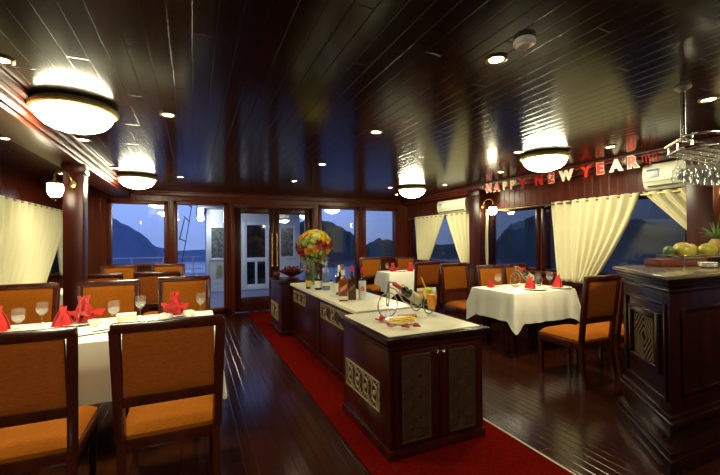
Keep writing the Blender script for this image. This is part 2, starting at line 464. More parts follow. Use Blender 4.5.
def elev(t):
    for (a, p), (b, q) in zip(EL, EL[1:]):
        if a <= t <= b: return p + (q - p) * (t - a) / (b - a)
    return 1
hr = random.Random(3); jit = [[hr.uniform(-.35, .5) for _ in range(14)] for _ in range(302)]
hm = MB()
def hillp(i, j):
    t = -60 + 150 * i / 300; rr = 70 + j * 4
    hh = max(-1.0, 1.45 + 94 * tan(radians(elev(t) + .0)))
    k = max(0, sin(pi * j / 12)) ** .8
    z = -2.6 + (hh + 2.6) * k + (jit[i][j] * min(1, k) * .8 if elev(t) > -.5 else 0)
    return (rr * sin(radians(t)), rr * cos(radians(t)), z)
hm.grid(lambda i, j: hillp(i, j), 138, 13)
struct(hm.build('hill_terrain', hill_haze, smooth=180))
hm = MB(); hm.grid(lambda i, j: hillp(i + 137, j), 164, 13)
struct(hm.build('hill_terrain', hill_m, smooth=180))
struct(MB().box(-6, 9, YF + .15, 20, -.16, -.06).build('ground_outer_deck', mat('blue_grey_deck', (.22, .24, .34), .45)))
# white deckhouse across the outer deck
whitewall = noise_color(mat('white_painted_boards', (.62, .64, .62), .5), (.56, .58, .57), (.66, .68, .66), (1, 1, 20))
dh = thing('deckhouse', 'white painted deckhouse seen through the glass doors', 'building', (0, 12.05, 0))
DY = 0
mb = MB()
mb.box(.40, 3.2, DY, DY + 2.5, -.05, 2.42)
for k in range(1, 12): mb.box(.40, 3.2, DY - .008, DY, .2 * k, .2 * k + .012)
mb.box(.36, .44, DY - .03, DY + .05, -.05, 2.42, .01)
mb.build('wall', whitewall, dh)
MB().box(.10, 3.5, DY - .55, DY + 2.6, 2.42, 2.60, .01).build('roof', mat('dark_eave', (.05, .06, .09), .5), dh)
ddr = MB()
for a, b, c, d in ((1.40, 1.52, -.04, 2.06), (2.08, 2.20, -.04, 2.06), (1.52, 2.08, 1.96, 2.06), (1.52, 2.08, .82, .95), (1.52, 2.08, -.04, .12), (1.76, 1.83, .12, .82)):
    ddr.box(a, b, DY - .05, DY - .01, c, d, .005)
od = ddr.build('door', mat('white_door_paint', (.72, .74, .74), .4), dh)
MB().box(1.50, 2.10, DY - .03, DY - .012, .1, 1.97).build('door_pane', mat('dark_door_glass', (.01, .012, .018), .05), od)
for (x0, x1) in ((.50, .92), (2.58, 2.98)):
    wf = MB()
    for a, b, c, d in ((x0 - .06, x0, .90, 1.93), (x1, x1 + .06, .90, 1.93), (x0, x1, 1.87, 1.93), (x0, x1, .90, .96)): wf.box(a, b, DY - .04, DY - .005, c, d, .005)
    w_ = wf.build('window', MATS['white_door_paint'], dh)
    MB().box(x0, x1, DY - .02, DY - .006, .96, 1.87).build('window_pane', noise_color(mat('patterned_glass', (.1, .12, .1), .2), (.03, .04, .035), (.22, .25, .22), (14, 14, 14)), w_)
MB().box(.62, .80, DY - .025, DY - .004, .38, .76, .004).build('notice_board', noise_color(mat('green_yellow_notice', (.3, .35, .1), .5), (.12, .25, .10), (.5, .45, .15), (9, 9, 9)), dh)
dl = thing('deck_floodlight', 'bright white deck lamp on the left edge of the deckhouse', 'lamp', (.20, 11.70, 2.29))
MB().box(-.10, .10, -.06, .10, -.14, .131, .03).build('lamp_housing', mat('blue_grey_metal', (.10, .14, .2), .4), dl)
ll = MB(); ll.ball((0, -.09, .05), .075, 12, sy=.6).ball((0, -.09, -.17), .085, 12, sy=.6); ll.build('lamp_lens', deck_lamp_m, dl)
lp = bpy.data.lights.new('deck_light', 'POINT'); lp.energy = 25; lp.color = (.85, .93, 1); lp.shadow_soft_size = .1
lpo = bpy.data.objects.new('deck_light', lp); COL.objects.link(lpo); lpo.location = (0, -.35, -.1); lpo.parent = dl
rl = thing('rigging_ladder', 'black rope ladder rigging hanging against the sky outside', 'ladder', (-.25, 12.4, 0))
MB().tube([(-.22, 0, -.06), (.05, 0, 1.45), (.24, 0, 2.7)], .012, 6).build('rope', black_m, rl)
for p, q, w in (((-.12, 0, 1.52), (.02, 0, 2.15), .03), ((-.13, 0, 1.56), (.07, 0, 1.46), .03), ((0, 0, 2.22), (.17, 0, 2.06), .04), ((.1, 0, 2.6), (.2, 0, 2.5), .04)):
    MB().bar(p, q, w, .03).build('rung', black_m, rl)
rb = thing('deck_railing', 'white railing at the edge of the outer deck beside the deckhouse', 'railing', (0, 15.5, -.06))
mb = MB()
for x in (-5, -4, -3, -2, -1, 0): mb.tube([(x, 0, 0), (x, 0, .95)], .02, 6)
for z in (.5, .95): mb.tube([(-5.2, 0, z), (.3, 0, z)], .018, 6)
mb.build('rail', MATS['white_door_paint'], rb)

# ------------------------------------------------------------------ ceiling lamps
def ceiling_lamp(x, y, label):
    t = thing('ceiling_lamp', label, 'ceiling lamp', (x, y, H), 0, 'brass rimmed dome lamps on the ceiling')
    MB().lathe([(.20, 0), (.236, -.002), (.256, -.018), (.264, -.034), (.258, -.050), (.240, -.060), (.226, -.054), (.205, -.04), (.20, -.02)], 44).build('rim', rim_m, t)
    MB().lathe([(.222, -.050), (.228, -.066), (.216, -.104), (.180, -.142), (.134, -.166), (.085, -.182), (.04, -.189), (0, -.191)], 40).build('lamp_shade', dome_m, t)
    MB().lathe([(0, -.188), (.012, -.190), (.014, -.200), (.006, -.208), (0, -.210)], 12).build('finial', brass_m, t)
    return t
CL = [(-.70, -.05, 'unseen lit dome ceiling lamp added on the left, behind the camera'), (3.58, .0, 'unseen lit dome ceiling lamp added on the right, behind the camera'), (-.755, 3.22, 'large lit dome ceiling lamp over the nearest left table'), (-.74, 6.3, 'lit dome ceiling lamp near the far left window'),  # first two continue the lamp rows out of view, added as fill light
      (3.69, 3.06, 'lit dome ceiling lamp in front of the red letter banner'), (3.67, 5.88, 'lit dome ceiling lamp towards the far right corner')]
for c in CL: ceiling_lamp(*c)

def downlight(x, y, label, z=H):
    t = thing('downlight', label, 'downlight', (x, y, z), 0, 'small round recessed downlights')
    MB().lathe([(.036, -.001), (.056, 0), (.058, -.007), (.048, -.012), (.036, -.006)], 24).build('trim_ring', brass_dull, t)
    MB().lathe([(.038, -.004), (.02, -.007), (0, -.008)], 20).build('lamp_lens', down_m, t)
    l = bpy.data.lights.new('downlight_beam', 'SPOT'); l.energy = DOWN_WATTS; l.spot_size = radians(110); l.spot_blend = .7
    l.color = (1, .91, .60); l.shadow_soft_size = .035
    o = bpy.data.objects.new('downlight_beam', l); COL.objects.link(o); o.location = (0, 0, -.02); o.parent = t
    return t
for x, y, l in [(-.92, 2.56, 'lit downlight left of the nearest dome lamp, cut by the left edge'), (-.93, 4.25, 'lit downlight just behind the nearest dome lamp'),
                (-.93, 5.72, 'lit downlight left of the far left dome lamp'), (-.17, 3.18, 'lit downlight right of the nearest left dome lamp'),
                (-.17, 6.16, 'lit downlight right of the far left dome lamp'), (1.49, 1.53, 'lit downlight beside the smoke detector'),
                (1.49, 2.98, 'lit downlight alone mid ceiling over the front buffet unit'), (1.49, 4.50, 'lit downlight over the liquor bottles'),
                (1.49, 5.93, 'lit downlight over the far end of the buffet'), (3.29, 1.39, 'lit downlight above the bar glass rack'),
                (3.29, 3.06, 'lit downlight left of the dome lamp by the banner'), (3.29, 6.02, 'lit downlight left of the far right dome lamp'),
                (4.01, 2.52, 'lit downlight above the end of the banner by the air conditioner'), (4.01, 4.06, 'lit downlight above the start of the banner'),
                (4.01, 5.36, 'lit downlight right of the far right dome lamp'), (3.93, 6.9, 'lit downlight in the far right ceiling corner'),
                ]:
    downlight(x, y, l)
downlight(-1.60, 6.2, 'lit downlight in the lower ceiling over the left lantern', 2.385)
downlight(-1.52, 4.3, 'lit downlight in the lower left ceiling at the left edge', 2.385)

sd = thing('smoke_detector', 'white round smoke detector on the ceiling beside a downlight', 'smoke detector', (1.475, 1.33, H))
MB().lathe([(0, 0), (.048, 0), (.050, -.004), (.050, -.022), (.044, -.026), (0, -.026)], 32).build('base', white_m, sd)
MB().lathe([(.038, -.026), (.038, -.029), (.031, -.036), (.026, -.036), (.022, -.031), (.014, -.034), (0, -.034)], 32).build('sensor_cap', white_m, sd)

def sconce(loc, rz, label):
    """lantern on a curled arm; local +X points out of the mounting face"""
    t = thing('wall_lantern', label, 'wall lamp', loc, rz, 'brass lantern lamps on the pillars')
    MB().lathe([(0, 0), (.045, 0), (.045, .008), (.03, .016), (0, .018)], 20, Matrix.Rotation(pi / 2, 4, 'Y')).build('wall_plate', brass_dull, t)
    pts = [(.01 + .12 * (1 - cos(a)) , 0, .02 + .09 * sin(a)) for a in [k * pi / 10 for k in range(10)]]
    pts = [(.012, 0, -.01)] + pts + [(.235, 0, .03), (.232, 0, .0)]
    MB().tube(pts, .008, 8).build('arm', brass_dull, t)
    MB().lathe([(0, .02), (.012, .015), (.02, .0), (.05, -.015), (.075, -.03), (.072, -.036), (0, -.036)], 20, Matrix.Translation((.232, 0, 0))).build('lamp_cap', brass_dull, t)
    MB().lathe([(.055, -.036), (.066, -.06), (.064, -.10), (.05, -.145), (.03, -.165), (0, -.17)], 20, Matrix.Translation((.232, 0, 0))).build('lamp_shade', sconce_m, t)
    MB().lathe([(.035, -.163), (.02, -.178), (.008, -.186), (.008, -.2), (0, -.204)], 14, Matrix.Translation((.232, 0, 0))).build('finial', brass_dull, t)
    return t
sconce((-1.14, 4.758, 2.06), -pi * .62, 'lit brass lantern on the left pillar above the curtain')
sconce((4.68, 5.158, 2.04), -pi * .5, 'lit brass lantern on the far right pillar beneath the banner')
sconce((4.66, 1.918, 2.03), -pi * .5, 'lit brass lantern on the near right pillar at the photo edge')

# ------------------------------------------------------------------ curtains
def curtain(X, yt0, yt1, yb0, yb1, zt, zb, folds, label, curve=1.6, amp=.036):
    """gathered panel on a rod: top spans yt0..yt1, gathered to yb0..yb1 at the bottom"""
    nu, nv = folds * 10 + 1, 26
    def fn(i, j):
        u = i / (nu - 1); v = j / (nv - 1)
        s = v ** curve if curve >= 1 else 1 - (1 - v) ** (1 / curve)
        # outer edge falls in a hanging curve
        a = yt0 + (yb0 - yt0) * s; b = yt1 + (yb1 - yt1) * s
        y = a + (b - a) * u
        w = sin(u * folds * 2 * pi); k = amp * (1 - .25 * v)
        x = X + w * k + .012 * sin(u * 9 + v * 6) * v
        z = zt + (zb - zt) * v + .004 * cos(u * folds * 4 * pi) * (1 - v) ** 8
        return (x, y, z)
    mb = MB(); mb.grid(fn, nu, nv)
    o = mb.build('curtain', curtain_m, smooth=180, thick=.004)
    return tag(o, label, 'curtain')
def rod(X, y0, y1, z, label, rings):
    t = thing('curtain_rod', label, 'curtain rod', (X, y0, z))
    MB().tube([(0, 0, 0), (0, y1 - y0, 0)], .011, 10).build('pole', brass_dull, t)
    mb = MB()
    for y in (0, y1 - y0): mb.ball((0, y, 0), .02, 10)
    mb.build('finial', brass_dull, t)
    sg = 1 if X > 0 else -1
    wx = (XR - X) if X > 0 else (X - XL)
    mb = MB()
    for y in (.05, y1 - y0 - .05): mb.bar((0, y, 0), (sg * wx, y, 0), .016, .016)
    mb.build('bracket', brass_dull, t)
ZC = 1.955
curtain(4.755, 7.52, 6.36, 7.40, 6.95, ZC + .03, 1.0, 7, 'cream curtain swept to the left in the far right corner window', 1.1)
curtain(4.755, 6.34, 5.52, 5.86, 5.56, ZC + .03, 1.0, 5, 'cream curtain left of the far right pillar, its left edge swept towards the pillar', 1.1)
rod(4.755, 5.48, 7.78, ZC, 'brass curtain rod under the far air conditioner', 8)
curtain(4.755, 5.34, 5.10, 5.34, 5.14, ZC + .03, .98, 2, 'narrow cream curtain hanging just right of the far right pillar', 1)
curtain(4.775, 3.86, 3.46, 3.76, 3.50, ZC + .03, .86, 3, 'straight cream curtain panel left of the widely swept one', 1.2)
curtain(4.735, 3.46, 2.650, 3.50, 3.25, ZC + .03, .86, 6, 'wide cream curtain swept left behind the right table', 1.35)
curtain(4.755, 2.635, 1.5, 1.62, 1.4, ZC + .03, .9, 8, 'cream curtain under the right air conditioner swept towards the near pillar', 1.0)
rod(4.755, 1.45, 5.12, ZC, 'long brass curtain rod above the right table window', 12)
curtain(4.755, 1.42, .6, 1.42, .9, ZC + .03, .9, 4, 'cream curtain beyond the near right pillar at the photo edge', 1)
curtain(-2.02, 7.90, 5.0, 7.02, 5.0, 2.0, .84, 13, 'large cream curtain along the left wall beside the pillar', 1.5)
curtain(-2.05, 7.98, 7.72, 7.97, 7.90, 2.0, .9, 2, 'thin strip of cream curtain between the left window and the pillar', 1)
rod(-2.02, 4.9, 7.94, 1.985, 'brass curtain rod on the left wall', 10)

# ------------------------------------------------------------------ air conditioners
def aircon(y0, y1, z0, z1, label):
    t = thing('air_conditioner', label, 'air conditioner', (XR, (y0 + y1) / 2, z0))
    w = (y1 - y0) / 2; h = z1 - z0
    prof = [(0, 0), (-.13, 0), (-.165, .03), (-.19, .10), (-.195, h * .6), (-.185, h - .03), (-.16, h), (0, h)]
    mb = MB(); mb.prism([(x, z) for x, z in prof], -w, w, .012, Matrix(((1, 0, 0, 0), (0, 0, 1, 0), (0, 1, 0, 0), (0, 0, 0, 1))))
    mb.build('body', ac_m, t)
    mb = MB(); mb.box(-.183, -.145, -w + .05, w - .05, .028, .045, .003); mb.build('air_slot', ac_dark, t)
    MB().box(-.199, -.19, -w + .03, w - .03, .085, .089).build('seam', mat('seam_grey', (.3, .29, .22), .5), t)
    st = MB().box(-.202, -.19, w - .17, w - .05, h * .45, h - .06, .002).build('energy_label', mat('pale_blue_sticker', (.55, .60, .62), .5), t)
    MB().box(-.204, -.2, w - .165, w - .055, h - .085, h - .065).build('printed_stripe', mat('blue_print', (.05, .10, .30), .5), st)
    return t
aircon(5.62, 6.50, 1.99, 2.25, 'white wall air conditioner over the far right corner curtains')
aircon(1.62, 2.58, 1.995, 2.28, 'white wall air conditioner right of the banner, behind the hanging glasses')

# ------------------------------------------------------------------ chairs
def chair_proto():
    t = thing('dining_chair', '', 'chair', (0, 0, 0))
    W = .25
    seat = MB()
    def fs(i, j):
        u = -1 + 2 * i / 16; v = -1 + 2 * j / 16
        k = (1 - abs(u) ** 5) * (1 - abs(v) ** 5)
        return (u * .238, .025 + v * .245, .425 + .058 * max(0, k) ** .5)
    seat.grid(fs, 17, 17)
    seat.box(-.238, .238, -.22, .27, .40, .426)
    seat.build('seat', orange_m, t, 50)
    a = MB(); a.box(-.245, .245, -.225, .275, .335, .405, .008)
    a.build('seat_frame', wood_chair, t)
    def backp(x, z, off=0): # rake of the backrest
        return (x, -.225 - .075 * max(0, (z - .42) / .62) + off, z)
    f = MB()
    for s in (-1, 1):
        f.tube([backp(s * .228, .40), backp(s * .232, .62), backp(s * .24, .85), backp(s * .245, 1.03)], [.024, .026, .026, .025], 4)
        f.bar(backp(s * .229, .40), backp(s * .245, 1.03), .046, .042, .006)
    f.bar(backp(-.265, 1.035), backp(.265, 1.035), .05, .058, .016)
    f.bar(backp(-.22, .625), backp(.22, .625), .036, .06, .006)
    f.build('backrest_frame', wood_chair, t)
    c = MB()
    def pb(i, j, face):
        u = -1 + 2 * i / 12; v = j / 12; z = .65 + v * .365
        k = (1 - abs(u) ** 6) * (1 - abs(2 * v - 1) ** 6)
        return backp(u * .213, z, face * (.010 + .012 * max(0, k) ** .5))
    c.grid(lambda i, j: pb(i, j, 1), 13, 13)
    c.build('front_cushion', orange_m, t, 60, thick=.004)
    c = MB(); c.grid(lambda i, j: pb(i, j, -1), 13, 13); c.build('back_panel', brown_m, t, 60, thick=.004)
    for s in (-1, 1):
        MB().tube([(s * .222, .255, .34), (s * .220, .25, .15), (s * .218, .247, 0)], [.03, .024, .019], 4).build('leg', wood_chair, t)
        MB().tube([(s * .226, -.222, .40), (s * .226, -.23, .2), (s * .226, -.262, 0)], [.028, .026, .02], 4).build('leg', wood_chair, t)
    return t
CH = chair_proto()
first = [True]
def chair(x, yb, face, label, w=1.0, turn=0, hz=1.005):
    """yb: y of the top of the backrest; face +1 looks to the far wall, -1 to the camera"""
    y = yb + .30 * face
    rz = (0 if face > 0 else pi) + turn
    if first[0]:
        first[0] = False; o = CH; o.location = (x, y, 0); o.rotation_euler = (0, 0, rz); o['label'] = label
    else: o = dup(CH, (x, y, 0), rz, label)
    o['group'] = 'upholstered dining chairs'
    o.scale = (w, 1, hz)
    return o
chair(-.80, 2.27, 1, 'rust backed dining chair nearest the left photo edge, seen from behind', 1.04, 0, .975)
chair(-.115, 2.27, 1, 'rust backed dining chair seen whole from behind, nearest the red carpet on the left', 1.04, 0, .975)
chair(-1.45, 4.52, -1, 'orange dining chair left of the left pillar, facing us across the table')
chair(-.765, 4.46, -1, 'orange dining chair right of the left pillar, facing us across the table')
chair(-.085, 4.62, -1, 'orange dining chair at the aisle end of the near left table, facing us')
chair(-1.07, 5.52, 1, 'dark backed dining chair at the back left table, partly hidden by the pillar')
chair(-.42, 5.52, 1, 'dark backed dining chair at the back left table, nearest the aisle')
chair(-1.15, 7.50, -1, 'orange dining chair in front of the far left window')
chair(-.40, 7.50, -1, 'orange dining chair between the far left window and the tall sidelight')
chair(3.74, 2.44, 1, 'dark dining chair between the bar and the right table, seen from behind', 1, 0, 1.02)
chair(4.30, 2.44, 1, 'dining chair hidden between bar and right table, only its orange seat showing')
chair(3.92, 5.02, -1, 'orange dining chair left of the far right pillar, facing us', 1.04)
chair(4.09, 4.38, -1, 'orange dining chair just right of the far right pillar behind the table', .96)
chair(4.60, 4.38, -1, 'orange dining chair against the window behind the wine bottle holder', .96)
chair(3.84, 5.62, 1, 'dark brown backed dining chair facing the far right table', 1.06)
chair(3.66, 7.66, -1, 'orange dining chair below the narrow post between the two far right windows')
chair(4.57, 7.66, -1, 'orange dining chair in the far right corner under the window', .96)

# ------------------------------------------------------------------ tables and cloths
TZ = .78
def table(x0, x1, y0, y1, label):
    t = thing('dining_table', label, 'table', ((x0 + x1) / 2, (y0 + y1) / 2, 0))
    a, b = (x1 - x0) / 2 - .03, (y1 - y0) / 2 - .03
    MB().box(-a, a, -b, b, TZ - .045, TZ - .008, .006).build('tabletop', wood_dark, t)
    MB().box(-a + .08, a - .08, -b + .08, b - .08, TZ - .13, TZ - .045).build('apron', wood_dark, t)
    for sx in (-1, 1):
        for sy in (-1, 1):
            MB().lathe([(0, 0), (.028, 0), (.032, .05), (.026, .1), (.038, .45), (.04, .55), (.032, .6), (.045, .64), (.045, .69), (0, .69)], 12, Matrix.Translation((sx * (a - .12), sy * (b - .12), 0))).build('leg', wood_dark, t)
    return t
def tablecloth(x0, x1, y0, y1, drops, label, seed):
    """drops: near, right, far, left hang lengths"""
    rr = random.Random(seed)
    cx, cy = (x0 + x1) / 2, (y0 + y1) / 2; a, b = (x1 - x0) / 2, (y1 - y0) / 2
    rc = .03
    per = []
    def seg(p, q, n, side):
        for k in range(n):
            f = k / n; per.append((p[0] + (q[0] - p[0]) * f, p[1] + (q[1] - p[1]) * f, side, None))
    def arc(c, a0, side0, side1):
        for k in range(6):
            f = k / 6; an = a0 + f * pi / 2; per.append((c[0] + rc * cos(an), c[1] + rc * sin(an), side0 if f < .5 else side1, 1 - abs(f - .5) * 2))
    seg((-a + rc, -b), (a - rc, -b), 40, 0); arc((a - rc, -b + rc), -pi / 2, 0, 1)
    seg((a, -b + rc), (a, b - rc), 30, 1); arc((a - rc, b - rc), 0, 1, 2)
    seg((a - rc, b), (-a + rc, b), 40, 2); arc((-a + rc, b - rc), pi / 2, 2, 3)
    seg((-a, b - rc), (-a, -b + rc), 30, 3); arc((-a + rc, -b + rc), pi, 3, 0)
    N = len(per); ph = rr.uniform(0, 6)
    # smooth the hang lengths round the rim
    dr = [drops[p[2]] for p in per]
    nv = 9
    def fn(i, j):
        x, y, side, cn = per[i]
        f = j / (nv - 1)
        # outward normal
        nx, ny = x / a, y / b
        ox, oy = [(0, -1), (1, 0), (0, 1), (-1, 0)][side]
        cd = min(1, max(0, 1 - min(abs(abs(x) - a), .13) / .13)) * min(1, max(0, 1 - min(abs(abs(y) - b), .13) / .13))
        if cn is not None or cd > .001:
            l = sqrt(nx * nx + ny * ny); k = max(cd, cn or 0); ox, oy = ox * (1 - k) + k * nx / l, oy * (1 - k) + k * ny / l
        wv = .5 + .5 * sin(ph + (x + y * 1.3) * 17) * .7 + .3 * sin((x - y) * 31)
        out = f * (.012 + .028 * wv) + f * cd * .05
        d = dr[i] * f + f * .13 * cd ** 1.5 * (1 if drops[side] > .29 else .3)
        if j == 0: return (cx + x, cy + y, TZ)
        return (cx + x + ox * (out + .006), cy + y + oy * (out + .006), TZ - .004 - d)
    mb = MB(); V = mb.grid(fn, N, nv, True)
    # top
    mid = [mb.bm.verts.new((cx + per[i][0] * .5, cy + per[i][1] * .5, TZ)) for i in range(N)]
    for i in range(N): mb.bm.faces.new((V[0][i], mid[i], mid[(i + 1) % N], V[0][(i + 1) % N]))
    mb.bm.faces.new(mid)
    return tag(mb.build('tablecloth', cloth_m, smooth=60), label, 'tablecloth')
TABLES = [((-1.93, .17, 3.05, 3.97), (.40, .40, .19, .30), 'near left', 1), ((-1.9, -.06, 6.08, 6.86), (.25, .34, .18, .30), 'back left', 2),
          ((3.60, 4.70, 3.43, 4.22), (.37, .25, .18, .35), 'right', 3), ((3.66, 4.72, 6.75, 7.36), (.42, .25, .18, .40), 'far right', 4)]
for (q, dr, nm, sd_) in TABLES:
    table(*q, 'dark wooden table hidden under the %s white cloth' % {'near left': 'near left', 'back left': 'back left', 'right': 'right hand', 'far right': 'far right corner'}[nm])
    tablecloth(*q, dr, {'near left': 'cream tablecloth on the long near left table with red napkins', 'back left': 'cream tablecloth on the back left table below the far left window',
                        'right': 'cream tablecloth on the right table, its pointed corner hanging over the floor', 'far right': 'cream tablecloth on the far right corner table'}[nm], sd_)

# ------------------------------------------------------------------ tableware
def goblet_proto(h=.15, r=.036):
    t = MB(); k = h / .15
    t.lathe([(0, 0), (.030 * k, .001), (.031 * k, .004), (.006, .010), (.0045, .02), (.0045, .05 * k), (.012, .060 * k), (r * .85, .078 * k), (r, .105 * k), (r * .97, .13 * k), (r * .88, .15 * k), (r * .85, .15 * k), (r * .93, .13 * k), (r * .96, .105 * k), (r * .80, .081 * k), (.008, .064 * k), (0, .062 * k)], 20)
    return t
GOB = [None]
def goblet(x, y, z, label, scale=1.0, group='stemmed glasses on the tables'):
    if GOB[0] is None:
        o = thing('stemmed_glass', '', 'glass'); GOB[0] = o
        goblet_proto().build('bowl', glass_m, o, smooth=60)
        MB().lathe([(0, .065), (.008, .067), (.030, .083), (.0335, .100), (.0335, .104), (0, .104)], 20).build('water', refraction_fill, o, smooth=60)  # painted refraction in the lower bowl, not a drink
    else:
        o = dup(GOB[0], (x, y, z))
    o.location = (x, y, z); o.scale = (scale,) * 3
    return tag(o, label, 'glass', group)
def napkin_mesh(seed, kind):
    rr = random.Random(seed); mb = MB()
    def petal(az, lean, h, w, base_r, twist):
        def fn(i, j):
            u = -1 + 2 * i / 8; v = j / 8
            wid = w * max(.03, 1 - v ** 1.5) ** .9
            x = u * wid; z = h * v * cos(lean * v); y = base_r + h * v * sin(lean) * v + (u * u) * -.035 * (1 - v * .3)
            c, s = cos(az + twist * v), sin(az + twist * v)
            return (x * c - y * s, x * s + y * c, z + .003 + .004 * sin(u * 9))
        mb.grid(fn, 9, 9)
    if kind == 'bloom':
        for k in range(3): petal(k * 2.1 + rr.uniform(-.2, .2), .18, .145 + rr.uniform(-.01, .012), .058, .012, .3)
        for k in range(4): petal(k * 1.57 + .5, 1.0, .10, .055, .022, .2)
    else:
        for k in range(3): petal(k * 2.1 + rr.uniform(-.2, .2), .08, .135 + .012 * (k == 0), .062, .018, .5)
        petal(.6, .35, .08, .06, .02, .1); petal(3.4, .35, .075, .06, .02, -.1)
    return mb
NAP = {}
def napkin(x, y, z, label, kind='bloom', rz=0, scale=1.0):
    if kind not in NAP:
        o = napkin_mesh(5, kind).build('folded_napkin', red_m, smooth=60, thick=.003); NAP[kind] = o
    else:
        o = NAP[kind].copy(); COL.objects.link(o)
    o.location = (x, y, z); o.rotation_euler = (0, 0, rz); o.scale = (scale,) * 3
    return tag(o, label, 'napkin', 'red folded napkins')
PL = [None]
def plate(x, y, z, label, scale=1.0):
    if PL[0] is None:
        o = MB().lathe([(0, .004), (.055, .003), (.06, .0), (.066, .002), (.075, .006), (.118, .016), (.12, .018), (.117, .020), (.075, .010), (.065, .006), (0, .006)], 36).build('dinner_plate', porcelain, smooth=60); PL[0] = o
    else:
        o = PL[0].copy(); COL.objects.link(o)
    o.location = (x, y, z); o.scale = (scale,) * 3
    return tag(o, label, 'plate', 'white plates on the tables')
cutlery_m = mat('dark_table_steel', (.10, .09, .07), .3, 1)
def knife(x, y, z, rz, label, kind):
    mb = MB()
    if kind == 'knife':
        mb.box(-.008, .008, -.10, 0, .001, .008, .003); mb.prism([(-.007, 0), (.008, 0), (.010, .07), (.004, .115), (-.007, .115)], .001, .004)
    else:
        mb.box(-.007, .007, -.10, .02, .001, .006, .002); mb.box(-.012, .012, .02, .05, .001, .005, .002)
        for k in range(4): mb.box(-.012 + k * .0068, -.0085 + k * .0068, .05, .10, .002, .005)
    o = mb.build(kind, cutlery_m); o.location = (x, y, z); o.rotation_euler = (0, 0, rz)
    return tag(o, label, kind if kind == 'fork' else 'knife', 'cutlery on the near left table')
def chopsticks(): pass
cup_m = porcelain
def teacup(x, y, z, label):
    t = thing('tea_cup', label, 'cup', (x, y, z), .4, 'white cups on the tables')
    MB().lathe([(0, .002), (.022, .0), (.024, .004), (.034, .025), (.040, .052), (.038, .053), (.032, .026), (.02, .008), (0, .007)], 24).build('bowl', porcelain, t)
    MB().tube([(.036, 0, .042), (.052, 0, .044), (.058, 0, .033), (.050, 0, .02), (.033, 0, .018)], .004, 8).build('handle', porcelain, t)
T1 = TZ + .001
# near left table
plate(-1.33, 3.62, T1, 'white plate under the red napkin at the left edge', 1.1)
napkin(-1.345, 3.66, T1 + .015, 'red folded napkin cut by the left photo edge', 'cone', .3, 1.35)
goblet(-1.20, 3.62, T1, 'stemmed glass right of the red napkin at the left edge', 1.2)
goblet(-1.145, 3.92, T1, 'stemmed glass in front of the chair left of the pillar', 1.2)
plate(-.86, 3.75, T1, 'white plate under the large red napkin beside the pillar', 1.1)
napkin(-.945, 3.66, T1 + .015, 'round topped red folded napkin just left of the large one', 'cone', .2, 1.1)
napkin(-.83, 3.78, T1 + .017, 'large red flared napkin in front of the left pillar', 'bloom', .9, 1.35)
goblet(-.60, 3.66, T1, 'stemmed glass left of the white folded cloth', 1.25)
goblet(-.435, 3.90, T1, 'stemmed glass beside the white folded cloth, left of the pointed napkin', 1.25)
plate(-.16, 3.80, T1, 'white plate under the pointed red napkin near the table end', 1.1)
napkin(-.155, 3.82, T1 + .017, 'pointed red flared napkin near the aisle end of the left table', 'bloom', 1.9, 1.25)
goblet(.065, 3.90, T1, 'stemmed glass at the aisle end of the near left table', 1.2)
mb = MB()
for k in range(3): mb.box(-.075, .075, -.055, .055, .001 + k * .018, .018 + k * .018, .007)
o = mb.build('folded_cloth', cloth_m); o.location = (-.53, 3.80, T1); o.rotation_euler = (0, 0, .1)
tag(o, 'white folded cloth stacked between two glasses on the left table', 'napkin')
teacup(-.73, 3.62, T1, 'small white cup right of the large red napkin')
teacup(-.04, 3.72, T1, 'small white cup between pointed napkin and end glass')
teacup(-.22, 3.62, T1, 'small white cup left of the pointed red napkin')
knife(-.66, 3.30, T1, -1.15, 'steel knife lying by the near edge of the left table', 'knife')
knife(-.60, 3.42, T1, -1.1, 'steel knife second from the near edge of the left table', 'knife')
knife(-.52, 3.36, T1, -1.2, 'steel fork beside the two knives on the left table', 'fork')
knife(-.50, 3.52, T1, -1.15, 'steel fork in front of the white folded cloth', 'fork')
# back left table
goblet(-.98, 6.42, T1, 'small stemmed glass on the back left table between the two chairs', 1.15)
goblet(-.28, 6.30, T1, 'small stemmed glass above the aisle side dark chair on the back left table', 1.15)
napkin(-1.42, 6.35, T1, 'small red napkin on the back left table beside the pillar', 'cone', .4, .7)
# right table
plate(4.14, 3.60, T1, 'white plate in front of the red napkin, nearest corner of the right table', 1.3)
napkin(4.12, 3.66, T1 + .01, 'red pointed napkin on the plate at the right table centre', 'cone', .8, 1.15)
plate(4.56, 3.56, T1, 'white plate at the chair end of the right table', 1.2)
napkin(4.55, 3.585, T1 + .01, 'red pointed napkin beside the dark chair on the right table', 'cone', 2.6, 1.15)
goblet(3.93, 4.05, T1, 'stemmed glass at the far left corner of the right table', 1.25)
goblet(4.63, 3.78, T1, 'stemmed glass in front of the straight curtain on the right table', 1.35)
goblet(4.63, 3.98, T1, 'stemmed glass against the window on the right table', 1.2)
napkin(3.80, 4.05, T1, 'red napkin beside the glass at the far left corner of the right table', 'cone', .2, .9)
teacup(3.88, 3.85, T1, 'small white cup on the open left part of the right table')
# far right table
napkin(3.93, 7.1, T1, 'red flared napkin on the left half of the far right table', 'bloom', .2, 1.2)
napkin(4.28, 6.95, T1, 'red flared napkin on the right half of the far right table', 'bloom', 1.2, 1.2)
goblet(3.80, 7.12, T1, 'stemmed glass left of the red napkins on the far right table', 1.2)
goblet(4.38, 7.1, T1, 'stemmed glass right of the red napkins on the far right table', 1.2)
plate(4.08, 6.98, T1, 'white plate between the red napkins on the far right table', 1.0)

